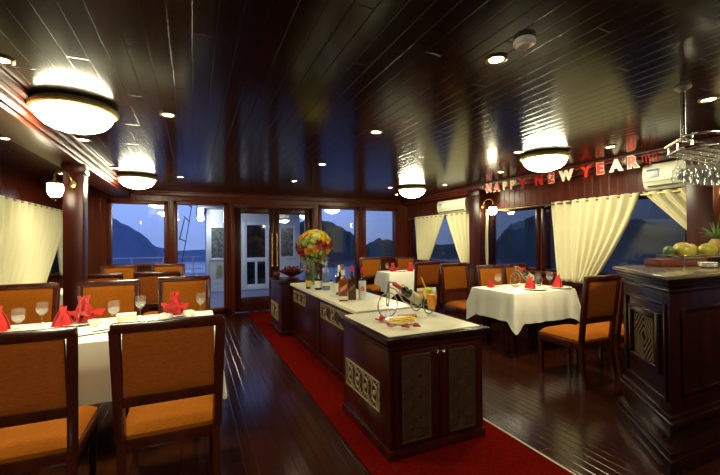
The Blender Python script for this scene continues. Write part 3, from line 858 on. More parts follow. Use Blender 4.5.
# ------------------------------------------------------------------ buffet
def weave(w, h, cell, t=.010):
    """diagonal basket weave of raised slats, in the XZ plane, clipped to w x h"""
    mb = MB()
    nx, nz = max(1, round(w / cell)), max(1, round(h / cell)); cw, chh = w / nx, h / nz
    for i in range(nx):
        for k in range(nz):
            x0, z0 = i * cw, k * chh; up = (i + k) % 2
            # parallel diagonals inside one cell
            for c in (-.62, -.31, 0, .31, .62):
                pts = []
                a0, b0 = (c, 0) if c >= 0 else (0, -c)
                a1, b1 = (1, 1 - c) if c >= 0 else (1 + c, 1)
                if not up: a0, a1 = 1 - a0, 1 - a1
                p = Vector((x0 + a0 * cw, -t / 2, z0 + b0 * chh)); q = Vector((x0 + a1 * cw, -t / 2, z0 + b1 * chh))
                if (q - p).length > .012: mb.bar(p, q, t * .8, min(cw, chh) * .11)
    e = .007
    mb.box(-e, 0, -t * 1.2, 0, -e, h + e).box(w, w + e, -t * 1.2, 0, -e, h + e).box(0, w, -t * 1.2, 0, -e, 0).box(0, w, -t * 1.2, 0, h, h + e)
    return mb
def rosettes(w, h, n, t=.010):
    """carved rings and leaves, in the XZ plane"""
    mb = MB(); e = .007
    for k in range(n):
        cx, cz = w * (k + .5) / n, h / 2; r = min(w / n, h) * .40
        mb.tube([(cx + r * cos(a) * .8, -t / 2, cz + r * sin(a)) for a in [2 * pi * q / 16 for q in range(16)]], t * .55, 6, True)
        mb.ball((cx, -t / 2, cz), r * .38, 8, sy=.5)
        for s in (-1, 1):
            for q in (-1, 1):
                mb.bar((cx + s * r * .5, -t / 2, cz + q * r * .6), (cx + s * w / n * .48, -t / 2, cz + q * h * .47), t * .7, t * .7)
                mb.bar((cx + s * r * .1, -t / 2, cz + q * r), (cx + s * w / n * .30, -t / 2, cz + q * h * .47), t * .6, t * .6)
    mb.box(-e, 0, -t * 1.2, 0, -e, h + e).box(w, w + e, -t * 1.2, 0, -e, h + e).box(0, w, -t * 1.2, 0, -e, 0).box(0, w, -t * 1.2, 0, h, h + e)
    return mb
def place_left(o, X, y_far, z0):
    """lay an XZ carving on a face looking to -X: local x runs towards the camera"""
    o.matrix_local = Matrix(((0, 1, 0, X), (-1, 0, 0, y_far), (0, 0, 1, z0), (0, 0, 0, 1)))
def inlay_left(parent, X, y0, y1, z0, z1, n):
    b = MB().box(X - .002, X + .004, y0, y1, z0, z1).build('carved_panel', backing_m, parent)
    o = rosettes(y1 - y0, z1 - z0, n).build('carving', lit_carving_m, b)
    place_left(o, X - .002, y1, z0)

bu = thing('buffet_cabinet', 'front buffet cabinet with lattice doors and cream top, on the red carpet', 'cabinet', (0, 0, 0))
x0, x1, y0, y1 = 1.165, 1.945, 2.165, 2.98
b = MB(); b.box(x0, x1, y0, y1, .012, .75, .006).box(x0 - .012, x1 + .012, y0 - .012, y1 + .012, .012, .075, .006).box(x0 - .014, x1 + .014, y0 - .014, y1 + .014, .725, .755, .008)
b.build('body', wood, bu)
b = MB(); b.box(x0 - .028, x1 + .055, y0 - .025, y1 + .045, .755, .806, .008); b.build('top_rim', wood_dark, bu)
b = MB(); b.box(x0 + .022, x1 + .012, y0 + .036, y1 + .035, .79, .812, .005); b.build('stone_top', stone_m, bu)
for (a, c, lx0, lx1, kx) in ((1.195, 1.548, 1.255, 1.462, 1.530), (1.553, 1.905, 1.632, 1.838, 1.575)):
    d = MB().box(a, c, y0 - .014, y0 + .004, .09, .715, .005).build('door', wood, bu)
    bk = MB().box(lx0, lx1, y0 - .016, y0 - .013, .125, .68).build('lattice_backing', backing_m, d)
    lt = weave(lx1 - lx0, .555, .07).build('lattice', lattice_m, d); lt.location = (lx0, y0 - .016, .125)
    MB().lathe([(0, 0), (.007, 0), (.007, .014), (.019, .02), (.020, .028), (.013, .036), (0, .038)], 14, Matrix.Translation((kx, y0 - .013, .682)) @ Matrix.Rotation(pi / 2, 4, 'X')).build('knob', chrome_m, d)
inlay_left(bu, x0, 2.30, 2.885, .285, .475, 4)

def low_cabinet(y0, y1, inl, label):
    t = thing('buffet_cabinet', label, 'cabinet')
    x0, x1 = 1.385, 1.93
    b = MB(); b.box(x0, x1, y0 + .004, y1 - .004, .012, .772, .006).box(x0 - .010, x1 + .01, y0 + .004, y1 - .004, .012, .09, .006)
    b.box(x0 - .008, x1, y0 + .004, y0 + .05, .09, .77, .004).box(x0 - .008, x1, y1 - .05, y1 - .004, .09, .77, .004)
    b.build('body', wood, t)
    inlay_left(t, x0, inl[0], inl[1], inl[2], inl[3], 3)
low_cabinet(3.14, 4.36, (3.44, 4.24, .56, .72), 'second buffet cabinet from the front, below the whisky bottles')
low_cabinet(4.36, 5.62, (4.92, 5.54, .57, .715), 'third buffet cabinet from the front, below the flower vase')
tag(MB().box(1.345, 1.975, 3.11, 5.66, .774, .812, .008).build('buffet_worktop', stone_m), 'long cream stone worktop carrying the bottles and flowers', 'worktop')
ec = thing('buffet_cabinet', 'dark topped buffet cabinet at the far end, under the wooden lotus bowl', 'cabinet')
b = MB(); b.box(1.215, 2.0, 5.68, 6.50, .012, .795, .006).box(1.20, 2.01, 5.67, 6.51, .012, .09, .006); b.build('body', wood, ec)
MB().box(1.19, 2.03, 5.665, 6.52, .795, .832, .01).build('top', wood_dark, ec)
inlay_left(ec, 1.215, 5.88, 6.42, .22, .455, 2)

CZ = .8125
# ---- bottle kit
def bottle(x, y, label, prof, body_m, cap_m, cap, lab=None, rz=0, square=False, extra=None):
    t = thing('liquor_bottle', label, 'bottle', (x - .02, y + .02, CZ), rz, 'liquor bottles on the buffet')
    n = 4 if square else 22
    if square:
        m = Matrix.Rotation(pi / 4, 4, 'Z')
        mb = MB(); mb.lathe([(r * 1.3, z) if 0 < r else (r, z) for r, z in prof[:5]], 4, m)
        mb.lathe(prof[4:], 20)
    else:
        mb = MB(); mb.lathe(prof, 22)
    mb.build('body', body_m, t)
    r, z0, z1 = cap
    MB().lathe([(0, z0), (r, z0), (r, z1 - .004), (r - .003, z1), (0, z1)], 16).build('cap', cap_m, t)
    if lab:
        for (lm, r, z0, z1, arc) in lab:
            mb = MB()
            if square:
                mb.box(-r, r, -r - .002, -r + .001, z0, z1, .0005).box(-r - .002, -r + .001, -r, r, z0, z1, .0005)
            else:
                mb.lathe([(r - .001, z0), (r + .0015, z0), (r + .0015, z1), (r - .001, z1)], 22)
            mb.build('label', lm, t)
    return t
def bprof(r, hs, h, rn=.014):
    return [(0, 0), (r * .96, 0), (r, .008), (r, hs), (r * .9, hs + .025), (rn * 1.3, hs + .06), (rn, hs + .085), (rn, h), (0, h)]
def sqprof(r, hs, h, rn=.014):
    return [(0, 0), (r, .0), (r, hs * .5), (r, hs), (r * .62, hs + .012), (rn * 1.5, hs + .035), (rn, hs + .06), (rn, h), (0, h)]
def slanted(parent, r, z0, z1, h, m, x0=-1, x1=1, off=.0015, nm='slanted_label'):
    mb = MB()
    for rot in (0, -pi / 2):
        q = Matrix.Rotation(rot, 4, 'Z'); vs = []
        for y in (-r - off - .002, -r - off):
            for (x, z) in ((x0 * r * .98, z0), (x1 * r * .98, z1), (x1 * r * .98, z1 + h), (x0 * r * .98, z0 + h)): vs.append(mb.bm.verts.new(q @ Vector((x, y, z))))
        for f in ((0, 1, 2, 3), (7, 6, 5, 4), (0, 4, 5, 1), (1, 5, 6, 2), (2, 6, 7, 3), (3, 7, 4, 0)): mb.bm.faces.new([vs[k] for k in f])
    return mb.build(nm, m, parent)
jw = bottle(1.475, 3.70, 'square amber whisky bottle with slanted red label and gold neck', sqprof(.048, .225, .36), whisky_m, cap_gold, (.018, .33, .375), None, -.3, True)
slanted(jw, .048 * .92, .09, .14, .05, label_red)
for k in range(3): slanted(jw, .048 * .92, .098 + k * .014, .148 + k * .014, .005, label_white, -.8, .8, .0035, 'slanted_lettering')
slanted(jw, .048 * .92, .02, .02, .035, label_white)
MB().lathe([(.0185, .27), (.0188, .33)], 14).build('neck_band', label_white, jw)
b2 = bottle(1.60, 3.76, 'square dark whisky bottle between the red labelled one and the clear one', sqprof(.046, .215, .345), whisky_dk, cap_red, (.018, .30, .362), None, -.3, True)
slanted(b2, .046 * .92, .085, .135, .05, label_black)
for k in range(2): slanted(b2, .046 * .92, .095 + k * .018, .145 + k * .018, .006, label_yellow, -.8, .8, .0035, 'slanted_lettering')
vk = bottle(1.70, 3.70, 'clear vodka bottle with red cap and round red emblem', bprof(.040, .19, .31), bottle_clear, cap_red, (.017, .285, .345), None, -.35)
MB().lathe([(.039, .0), (.0405, .005), (.0405, .20), (.039, .20)], 22).build('label', mat('painted_glass_light', (.58, .62, .58), .3), vk)  # pale sleeve painting in light seen through the clear bottle, no paper
em = MB().lathe([(0, 0), (.021, 0), (.021, .004), (0, .004)], 20, Matrix.Translation((0, -.041, .12)) @ Matrix.Rotation(pi / 2, 4, 'X'), sy=1.3).build('emblem', label_red, vk)
mb = MB()
for k in range(3): mb.bar((-.012, -.0458, .108 + k * .011), (.012, -.0458, .110 + k * .011), .002, .003)
mb.build('emblem_lettering', label_white, em)
cl = bottle(1.49, 4.02, 'tall clear spirit bottle left of the whisky bottles', bprof(.045, .20, .35), bottle_clear, cap_black, (.017, .335, .385), [(label_white, .0455, .05, .15, 1)])
bottle(1.60, 4.15, 'dark bottle with pale neck behind the tall clear bottle', bprof(.040, .20, .33), bottle_dark, white_m, (.016, .27, .35), [(label_white, .0405, .06, .13, 1)])
bottle(1.60, 4.62, 'pale blue gin bottle near the flower vase', bprof(.050, .23, .34), gin_blue, grey_m, (.018, .32, .37), [(label_white, .0505, .06, .10, 1)])
bottle(1.52, 4.70, 'small dark bottle with white label in front of the flower vase', bprof(.048, .15, .26), bottle_dark, cap_black, (.016, .24, .28), [(label_white, .0485, .03, .12, 1)])
bottle(1.43, 4.86, 'small green bottle with yellow label below the flowers', bprof(.034, .13, .24), bottle_green, cap_gold, (.015, .22, .255), [(label_yellow, .0345, .03, .11, 1)])
bottle(1.72, 4.35, 'clear bottle with gold cap behind the blue gin bottle', bprof(.038, .19, .32), bottle_clear, cap_gold, (.016, .30, .345), [(label_yellow, .0385, .06, .13, 1)])

rnd = random.Random(7)
# vase and bouquet
vx, vy = 1.60, 5.22
va = thing('flower_vase', 'tall clear glass vase holding the round bouquet', 'vase', (vx, vy, CZ))
mb = MB(); mb.lathe([(0, 0), (.062, 0), (.064, .01), (.060, .20), (.066, .36), (.063, .36), (.057, .20), (.058, .02), (0, .018)], 24); mb.build('body', vase_m, va)
bq = thing('flower_bouquet', 'round bouquet of yellow, orange, green and dark red flowers in the vase', 'flowers', (vx, vy, CZ + .30))
mb = MB()
for k in range(14):
    a = rnd.uniform(0, 6.28); r = rnd.uniform(.005, .04)
    mb.tube([(r * cos(a) * 1.0, r * sin(a), -.27), (r * .6 * cos(a + .5), r * .6 * sin(a + .5), 0), (3 * r * cos(a + .6), 3 * r * sin(a + .6), .22)], .004, 5)
mb.build('stems', green_stem, bq)
fol = MB()
for k in range(70):
    a = rnd.uniform(0, 6.28); b_ = rnd.uniform(-.9, 1.4); R = .235
    c = Vector((R * cos(b_) * cos(a), R * cos(b_) * sin(a), .27 + R * .9 * sin(b_)))
    d = (c - Vector((0, 0, .2))).normalized(); sdv = d.orthogonal().normalized(); sdv = Matrix.Rotation(rnd.uniform(0, 6.28), 3, d) @ sdv; w2 = d.cross(sdv)
    L = .07
    vsx = [c, c + sdv * L * .5 + w2 * .018 + d * .012, c + sdv * L + d * .0, c + sdv * L * .5 - w2 * .018 + d * .012]
    fol.bm.faces.new([fol.bm.verts.new(v) for v in vsx])
rnd_keep = rnd; rnd = random.Random(11)
for k in range(46):
    a = rnd.uniform(0, 6.28); R0 = rnd.uniform(.05, .20)
    c = Vector((R0 * cos(a), R0 * sin(a), rnd.uniform(.03, .12))); d = Vector((cos(a), sin(a), rnd.uniform(-1.4, -.3))).normalized(); w2 = d.cross(Vector((0, 0, 1))).normalized()
    L = rnd.uniform(.06, .10)
    fol.bm.faces.new([fol.bm.verts.new(v) for v in (c, c + d * L * .5 + w2 * .016, c + d * L, c + d * L * .5 - w2 * .016)])
rnd = rnd_keep
fol.build('foliage', mat('leaf_green', (.22, .34, .09), .6), bq, thick=.002)
def flower_mesh(kind):
    mb = MB(); rr = random.Random(len(kind))
    layers = {'daisy': [(14, .062, .25), (12, .048, .55)], 'mum': [(16, .060, .15), (14, .052, .5), (12, .042, .85), (9, .03, 1.15)], 'pom': [(14, .045, .2), (14, .042, .6), (12, .036, 1.0), (8, .026, 1.3)], 'lily': [(6, .085, .45), (6, .07, .75)]}[kind]
    for (n_, L, tilt) in layers:
        for k in range(n_):
            a = 2 * pi * k / n_ + tilt * 3; w = L * (.22 if kind != 'lily' else .26)
            def P(l, s, up): return Vector((l * cos(tilt) * cos(a) - s * sin(a), l * cos(tilt) * sin(a) + s * cos(a), l * sin(tilt) + up))
            q = [P(.006, 0, 0), P(L * .55, w, .004), P(L, 0, -.004), P(L * .55, -w, .004), P(L * .5, 0, -.006)]
            V = [mb.bm.verts.new(v) for v in q]
            mb.bm.faces.new((V[0], V[1], V[4])); mb.bm.faces.new((V[1], V[2], V[4])); mb.bm.faces.new((V[2], V[3], V[4])); mb.bm.faces.new((V[3], V[0], V[4]))
    mb.ball((0, 0, .012), .014, 8, sz=.7)
    return mb
FM = {'yellow': mat('yellow_petal', (.85, .66, .03), .6), 'orange': mat('orange_petal', (.85, .36, .03), .6), 'red': mat('dark_red_petal', (.28, .014, .02), .6), 'green': mat('lime_petal', (.52, .60, .18), .6), 'cream': mat('pale_yellow_petal', (.85, .80, .32), .6)}
protos = {}
kinds = [('yellow', 'mum'), ('orange', 'daisy'), ('red', 'lily'), ('green', 'pom'), ('cream', 'mum')]
N = 64
for k in range(N):
    zz = 1 - 2 * (k + .5) / N * .82; ph = k * 2.39996
    dv = Vector((sqrt(max(0, 1 - zz * zz)) * cos(ph), sqrt(max(0, 1 - zz * zz)) * sin(ph), zz))
    # big patches by direction as in the photo (camera looks along +Y/+X)
    u_ = dv.dot(Vector((.96, -.28, 0))); v_ = dv.z
    if v_ > .3 and u_ > -.25: c = rnd.choice(['yellow', 'yellow', 'cream', 'yellow'])
    elif v_ > .35: c = rnd.choice(['orange', 'green', 'cream', 'orange'])
    elif u_ < -.35 and v_ < .0: c = rnd.choice(['red', 'red', 'orange'])
    elif u_ > .2 and v_ > -.3: c = rnd.choice(['red', 'red', 'orange', 'green'])
    elif v_ < -.25: c = rnd.choice(['green', 'orange', 'green', 'yellow'])
    else: c = rnd.choice(['green', 'orange', 'yellow', 'green'])
    kd = dict(kinds)[c]
    if c not in protos:
        o = flower_mesh(kd).build('flower', FM[c], bq, smooth=20); protos[c] = o
    else:
        o = protos[c].copy(); COL.objects.link(o); o.parent = bq
    p = Vector((dv.x * .225, dv.y * .225, .28 + dv.z * .20))
    mq = dv.to_track_quat('Z', 'Y').to_matrix().to_4x4() @ Matrix.Rotation(rnd.uniform(0, 6.28), 4, 'Z')
    mq.translation = p
    o.matrix_local = mq @ Matrix.Scale(rnd.uniform(.95, 1.25), 4)

# flutes beside the bouquet and wooden bowl
FL = None
for k, (fx, fy) in enumerate(((1.62, 5.78), (1.75, 5.86), (1.64, 5.95), (1.77, 6.04))):
    if FL is None:
        FL = MB().lathe([(0, 0), (.034, .001), (.034, .004), (.006, .01), (.005, .1), (.02, .13), (.032, .20), (.031, .30), (.028, .30), (.028, .2), (.016, .135), (0, .125)], 18).build('champagne_flute', glass_m, smooth=60); o = FL
    else: o = FL.copy(); COL.objects.link(o)
    o.location = (fx, fy, .8325)
    tag(o, ['flute glass nearest the flower vase on the far cabinet', 'flute glass front right on the far cabinet', 'flute glass in the back left of the far cabinet group', 'flute glass in the back right of the far cabinet group'][k], 'glass', 'flute glasses behind the bouquet')
lb = thing('lotus_bowl', 'carved dark wooden bowl with petal rim at the far end of the buffet', 'bowl', (1.46, 6.0, .8325))
MB().lathe([(0, 0), (.11, 0), (.115, .01), (.05, .03), (.045, .05), (.10, .075), (.16, .13), (.15, .132), (.09, .085), (0, .07)], 28).build('base', wood_red, lb)
mb = MB()
for ring, (n_, r0, h0, L, lean) in enumerate(((9, .12, .085, .20, .55), (9, .09, .085, .19, .95))):
    for k in range(n_):
        a = 2 * pi * (k + ring * .5) / n_
        def fp(i, j):
            u = -1 + i / 2; v = j / 6; w = .058 * sin(pi * min(1, v * .85 + .15)) ** .8
            rr_ = r0 + L * v * cos(lean + .5 * v); z = h0 + L * v * sin(lean - .2 * v); s = u * w
            rr_ -= u * u * .012
            return (rr_ * cos(a) - s * sin(a), rr_ * sin(a) + s * cos(a), z)
        mb.grid(fp, 5, 7)
mb.build('petals', wood_red, lb, thick=.005)
tag(MB().lathe([(0, 0), (.04, 0), (.055, .03), (.06, .07), (.045, .10), (.03, .105), (.032, .115), (.026, .115), (.022, .105), (0, .1)], 20).build('wooden_pot', wood_red), 'small reddish wooden pot left of the lotus bowl', 'pot').location = (1.27, 6.28, .8325)

# tricycle wine holder
steel_dk = mat('dark_steel_wire', (.38, .36, .30), .3, 1)
def wine_bike(loc, rz, label, label2, scale=1.0):
    t = thing('wine_bottle_holder', label, 'bottle holder', loc, rz, 'tricycle shaped wine holders')
    def wheel(nm, c, r):
        mb = MB(); mb.tube([(c[0] + r * cos(a), c[1], c[2] + r * sin(a)) for a in [2 * pi * k / 32 for k in range(32)]], .0045, 8, True)
        for k in range(5):
            a = pi * k / 5; mb.tube([(c[0] + r * cos(a), c[1], c[2] + r * sin(a)), (c[0] - r * cos(a), c[1], c[2] - r * sin(a))], .0014, 5)
        mb.tube([(c[0], c[1] - .012, c[2]), (c[0], c[1] + .012, c[2])], .008, 8)
        mb.build('wheel', steel_dk, t)
    wheel('wheel', (-.20, 0, .095), .0905)
    wheel('wheel', (.155, -.07, .068), .0635); wheel('wheel', (.155, .07, .068), .0635)
    mb = MB()
    for s in (-1, 1): mb.tube([(-.20, s * .012, .095), (-.195, s * .012, .20), (-.192, s * .006, .25)], .004, 6)
    mb.tube([(-.192, 0, .19), (-.187, 0, .245), (-.184, 0, .262)], .0075, 8)
    mb.tube([(-.164, -.05, .247), (-.184, -.03, .262), (-.184, .03, .262), (-.164, .05, .247)], .005, 8)
    mb.tube([(-.19, 0, .23), (-.12, 0, .20), (-.05, 0, .11), (.05, 0, .055), (.155, 0, .068)], .005, 8)
    mb.tube([(.155, -.07, .068), (.155, .07, .068)], .004, 8)
    mb.tube([(-.13, 0, .205), (-.07, .0, .155), (-.055, .036, .17), (-.05, .04, .20), (-.05, 0, .235), (-.05, -.04, .20), (-.055, -.036, .17), (-.07, 0, .155)], .0035, 6)
    for x, z in ((.04, .075), (.12, .045)):
        mb.tube([(x + (cos(a) * .0 + sin(a) * .018), .044 * sin(a), z + .055 - .05 * cos(a)) for a in [2 * pi * k / 20 for k in range(20)]], .0035, 6, True)
    mb.build('frame', steel_dk, t)
    b = thing('wine_bottle', label2, 'bottle', loc, rz, 'reclining wine bottles')
    ax = Vector((-.28, 0, .165)).normalized(); base = Vector((.135, 0, .085))
    q = ax.to_track_quat('Z', 'Y').to_matrix().to_4x4(); q.translation = base
    MB().lathe([(0, .004), (.034, 0), (.037, .006), (.037, .175), (.033, .20), (.016, .225), (.0145, .24), (.0145, .30), (0, .30)], 24, q).build('body', bottle_dark, b)
    MB().lathe([(.0375, .03), (.0385, .03), (.0385, .15), (.0375, .15)], 24, q).build('label', mat('pale_green_label', (.55, .56, .38), .6), b)
    MB().lathe([(.0152, .245), (.0165, .245), (.0165, .318), (.014, .322), (0, .322)], 18, q).build('capsule', cap_red, b)
    if scale != 1.0: t.scale = b.scale = (scale,) * 3
wine_bike((1.68, 2.77, CZ), .20, 'steel tricycle wine holder on the front buffet cabinet', 'wine bottle with red capsule leaning in the holder on the front buffet cabinet', 1.13)
wine_bike((4.34, 3.93, T1), .05, 'steel tricycle wine holder on the right table', 'wine bottle with red capsule leaning in the holder on the right table', 1.1)

# drinks and snacks on the front unit
oj = thing('juice_glass', 'glass of orange juice beside the wine holder', 'glass', (1.83, 2.64, CZ)); oj.scale = (1.35,) * 3
MB().lathe([(0, 0), (.030, 0), (.031, .004), (.007, .012), (.006, .03), (.022, .042), (.030, .075), (.034, .155), (.0325, .155), (.0285, .075), (.020, .046), (0, .042)], 22).build('bowl', vase_m, oj)
MB().lathe([(0, .044), (.019, .048), (.0278, .075), (.0312, .135), (0, .136)], 22).build('juice', mat('orange_juice', (.95, .33, .008), .25), oj)
ck = thing('cocktail_glass', 'glass of yellow drink with straw behind the orange juice', 'glass', (1.98, 2.92, CZ)); ck.scale = (1.2,) * 3
MB().lathe([(0, 0), (.032, 0), (.033, .004), (.007, .012), (.006, .06), (.022, .075), (.034, .11), (.036, .17), (.0345, .17), (.032, .11), (.020, .079), (0, .075)], 22).build('bowl', vase_m, ck)
MB().lathe([(0, .077), (.019, .081), (.031, .11), (.033, .155), (.02, .165), (0, .17)], 22).build('drink', mat('yellow_drink', (.9, .74, .05), .3), ck)
MB().tube([(.01, 0, .10), (-.02, 0, .17), (-.055, .0, .245)], .005, 8).build('straw', mat('yellow_straw', (.75, .62, .10), .4), ck)
tag(MB().lathe([(0, .004), (.08, .003), (.085, 0), (.09, .003), (.11, .010), (.128, .022), (.129, .025), (.126, .026), (.11, .015), (.09, .008), (0, .008)], 40).build('serving_plate', porcelain, smooth=60), 'white serving plate of yellow fruit slices on the front buffet cabinet', 'plate').location = (1.475, 2.53, CZ)
sl_m = mat('yellow_fruit_flesh', (.75, .50, .02), .4)
SL = None
sr = random.Random(4)
for k in range(16):
    if SL is None:
        SL = MB().prism([(.030 * cos(a), .022 * sin(a)) for a in [pi * q / 8 for q in range(9)]], 0, .010, .003).build('fruit_slice', sl_m); o = SL
    else: o = SL.copy(); COL.objects.link(o)
    row, i = divmod(k, 8)
    o.location = (1.385 + i * .025, 2.49 + row * .055 + .006 * (i % 2), CZ + .012 + .012 * (i % 2))
    o.rotation_euler = (.15 + .12 * (i % 2), sr.uniform(-.1, .1), sr.uniform(-.5, .5))
    tag(o, 'yellow fruit slice heaped on the white serving plate', 'fruit', 'yellow fruit slices on the serving plate')
SA = None
ham_m = mat('red_white_slice', (.50, .10, .09), .4)
for k in range(7):
    if SA is None:
        SA = thing('striped_slice', '', 'food', (0, 0, 0)); 
        MB().box(-.008, .008, -.035, .035, 0, .02, .004).build('rind', ham_m, SA); MB().box(.0085, .0125, -.034, .034, 0, .021, .002).build('pale_stripe', porcelain, SA); o = SA
    else: o = dup(SA, (0, 0, 0))
    o.location = (1.55 + k * .022, 2.70 - .006 * k, CZ + .001); o.rotation_euler = (0, 0, -.35)
    o['label'] = 'pink and white striped slice in the row behind the fruit plate'; o['group'] = 'striped slices behind the plate'
berry_m = noise_color(mat('red_petal', (.40, .012, .015), .45), (.30, .006, .01), (.48, .02, .02), (40, 40, 40))
for (bx_, by_, rz, lb_) in ((1.325, 2.61, .3, 'red petal curl left of the fruit plate by the cabinet edge'), (1.365, 2.645, 1.2, 'small dark red petal tucked against the left of the plate'),
                           (1.31, 2.395, 2.0, 'large red petal at the near left corner of the cabinet top'), (1.385, 2.325, .6, 'red petal directly in front of the fruit plate'),
                           (1.465, 2.305, 1.0, 'red petal right of the one before the fruit plate')):
    mb = MB()
    def fp(i, j):
        a = 2 * pi * i / 14; v = j / 5; rr_ = .034 * v * (1 + .12 * sin(3 * a))
        return (rr_ * cos(a), rr_ * sin(a) * .75, .002 + .016 * v * v * (1 + .5 * cos(2 * a)) + .010 * (1 - v))
    mb.grid(fp, 14, 6, True)
    bmesh.ops.remove_doubles(mb.bm, verts=mb.bm.verts, dist=1e-5)
    o = mb.build('flower_petal', berry_m, smooth=180, thick=.003); o.location = (bx_, by_, CZ + .002); o.rotation_euler = (0, 0, rz); o.scale = (1.15, 1.15, 1.3)
    tag(o, lb_, 'petal', 'red petals around the fruit plate')

# ------------------------------------------------------------------ bar
BA, BB = Vector((3.19, 1.96)), Vector((2.71, 1.335))
def inset(poly, d):
    """offset a CCW polygon outwards by d"""
    out = []; n = len(poly)
    for i in range(n):
        p0, p1, p2 = Vector(poly[i - 1]), Vector(poly[i]), Vector(poly[(i + 1) % n])
        e1 = (p1 - p0).normalized(); e2 = (p2 - p1).normalized()
        n1 = Vector((e1.y, -e1.x)); n2 = Vector((e2.y, -e2.x))
        k = (n1 + n2); k /= max(.2, (1 + n1.dot(n2)))
        out.append(tuple(p1 + k * d))
    return out
poly = [(BB.x + .03, BB.y + .035), (4.35, BB.y + .035), (4.35, BA.y - .03), (BA.x + .02, BA.y - .03)]
bar = thing('bar_counter', 'dark wooden bar counter with angled front at the right edge', 'bar counter')
b = MB(); b.prism(poly, 0, 1.185, .006); b.build('body', wood_dark, bar)
b = MB()
for d, z0, z1 in ((.06, 0, .10), (.048, .10, .14), (.034, .27, .305), (.018, .24, .335)):
    b.prism(inset(poly, d), z0, z1, .008)
b.prism(inset(poly, .036), .14, .15, .004)
b.build('plinth', wood_dark, bar)
b = MB()
for d, z0, z1 in ((.012, 1.10, 1.125), (.03, 1.145, 1.17), (.045, 1.17, 1.195)): b.prism(inset(poly, d), z0, z1, .006)
b.build('cornice', wood_dark, bar)
MB().prism(inset(poly, .065), 1.195, 1.22, .008).build('top', noise_color(mat('polished_bar_top', (.16, .12, .07), .15), (.12, .085, .045), (.20, .15, .085), (8, 8, 8)), bar)
# panel on the angled face: local frame along the face
P3, P0 = Vector(poly[3]), Vector(poly[0]); fd = (P0 - P3); fl = fd.length; fd.normalize(); fnrm = Vector((fd.y, -fd.x)) 
if fnrm.dot(Vector((-1, 0))) < 0: fnrm = -fnrm
def face_mat(s, z): # local x along face from far to near, local -y outward
    return Matrix(((fd.x, -fnrm.x, 0, P3.x + fd.x * s), (fd.y, -fnrm.y, 0, P3.y + fd.y * s), (0, 0, 1, z), (0, 0, 0, 1)))
fm = MB(); 
def frame_on(mb, s0, s1, z0, z1, w, t, m):
    for a, b_, c, d in ((0, w, 0, z1 - z0), (s1 - s0 - w, s1 - s0, 0, z1 - z0), (w, s1 - s0 - w, 0, w), (w, s1 - s0 - w, z1 - z0 - w, z1 - z0)): mb.box(a, b_, -t, 0, c, d, .005, m)
frame_on(fm, .07, .70, .40, 1.03, .022, .014, face_mat(.07, .40)); frame_on(fm, .15, .62, .55, .95, .045, .02, face_mat(.15, .55))
pf = fm.build('panel_frame', wood_dark, bar)
lt = weave(.27, .31, .135).build('lattice', mat('gold_lattice', (.085, .055, .015), .5), pf); lt.matrix_local = face_mat(.25, .595)
fm = MB(); 
for (a, c) in ((2.86, 3.5), (3.6, 4.25)):
    frame_on(fm, 0, c - a, 0, .56, .025, .016, Matrix.Translation((a, poly[0][1], .44)))
fm.build('front_panel_frame', wood_dark, bar)

BZ = 1.221
rb_ = thing('wooden_tray', 'flat reddish wooden box lying on the bar top under the fruit rack', 'box', (3.70, 1.80, BZ), -.12)
MB().box(-.27, .27, -.07, .07, 0, .05, .008).build('body', noise_color(mat('red_brown_wood', (.28, .06, .03), .4), (.11, .020, .012), (.18, .035, .018), (3, 30, 30)), rb_)
MB().box(-.272, .272, -.072, .072, .050, .058, .003).build('lid', MATS['red_brown_wood'], rb_)
fs = thing('fruit_rack', 'wire rack holding mangoes above the bar top', 'rack', (3.98, 1.80, BZ))
mb = MB(); RX, RY = .36, .095
for z in (.088, .066): mb.tube([(-RX, -RY, z), (RX, -RY, z), (RX, RY, z), (-RX, RY, z)], .004, 6, True)
for k in range(19):
    x = -RX + k * 2 * RX / 18
    mb.tube([(x, -RY, .088), (x, -RY + .0, .068)], .002, 5); mb.tube([(x, RY, .088), (x, RY, .068)], .002, 5); mb.tube([(x, -RY, .066), (x, RY, .066)], .002, 5)
mb.build('wire_basket', steel_dk, fs)
for x, y in ((RX, -RY), (RX, RY), (-RX, RY), (-RX, -RY)):
    MB().tube([(x, y, .088), (x, y, .0)], .005, 6).build('leg', steel_dk, fs)
def mango(x, y, z, L, rz, m, label, tilt=0):
    mb = MB()
    prof = [(0, -.5), (.16, -.47), (.29, -.36), (.36, -.18), (.37, 0), (.33, .2), (.25, .36), (.13, .47), (.04, .505), (0, .51)]
    mb.lathe([(r * L, zz * L) for r, zz in prof], 24, Matrix.Rotation(pi / 2, 4, 'Y'), sx=1.0, sy=.85)
    o = mb.build('mango', m, smooth=180); o.location = (x, y, z); o.rotation_euler = (0, tilt, rz)
    return tag(o, label, 'mango', 'mangoes on the bar rack')
mg_y = noise_color(mat('yellow_mango_skin', (.55, .45, .04), .4), (.27, .26, .02), (.42, .31, .03), (9, 9, 9))
mg_o = noise_color(mat('orange_mango_skin', (.55, .33, .05), .4), (.32, .22, .03), (.40, .20, .03), (9, 9, 9))
mg_g = noise_color(mat('green_mango_skin', (.05, .10, .015), .4), (.03, .07, .01), (.09, .14, .02), (9, 9, 9))
MZ = BZ + .068
mango(3.70, 1.85, MZ + .048, .13, .5, mg_g, 'dark green mango at the left end of the rack')
mango(3.80, 1.775, MZ + .052, .165, -.45, mg_y, 'front yellow mango at the left of the rack, overlapping the green one')
mango(3.93, 1.855, MZ + .068, .16, -.3, mg_o, 'orange yellow mango raised behind the front yellow one', -.1)
mango(4.05, 1.85, MZ + .060, .14, .2, mg_y, 'yellow mango half hidden behind the right one')
mango(4.09, 1.75, MZ + .056, .165, -.25, mg_y, 'yellow mango at the right of the rack beside the pineapple', -.12)
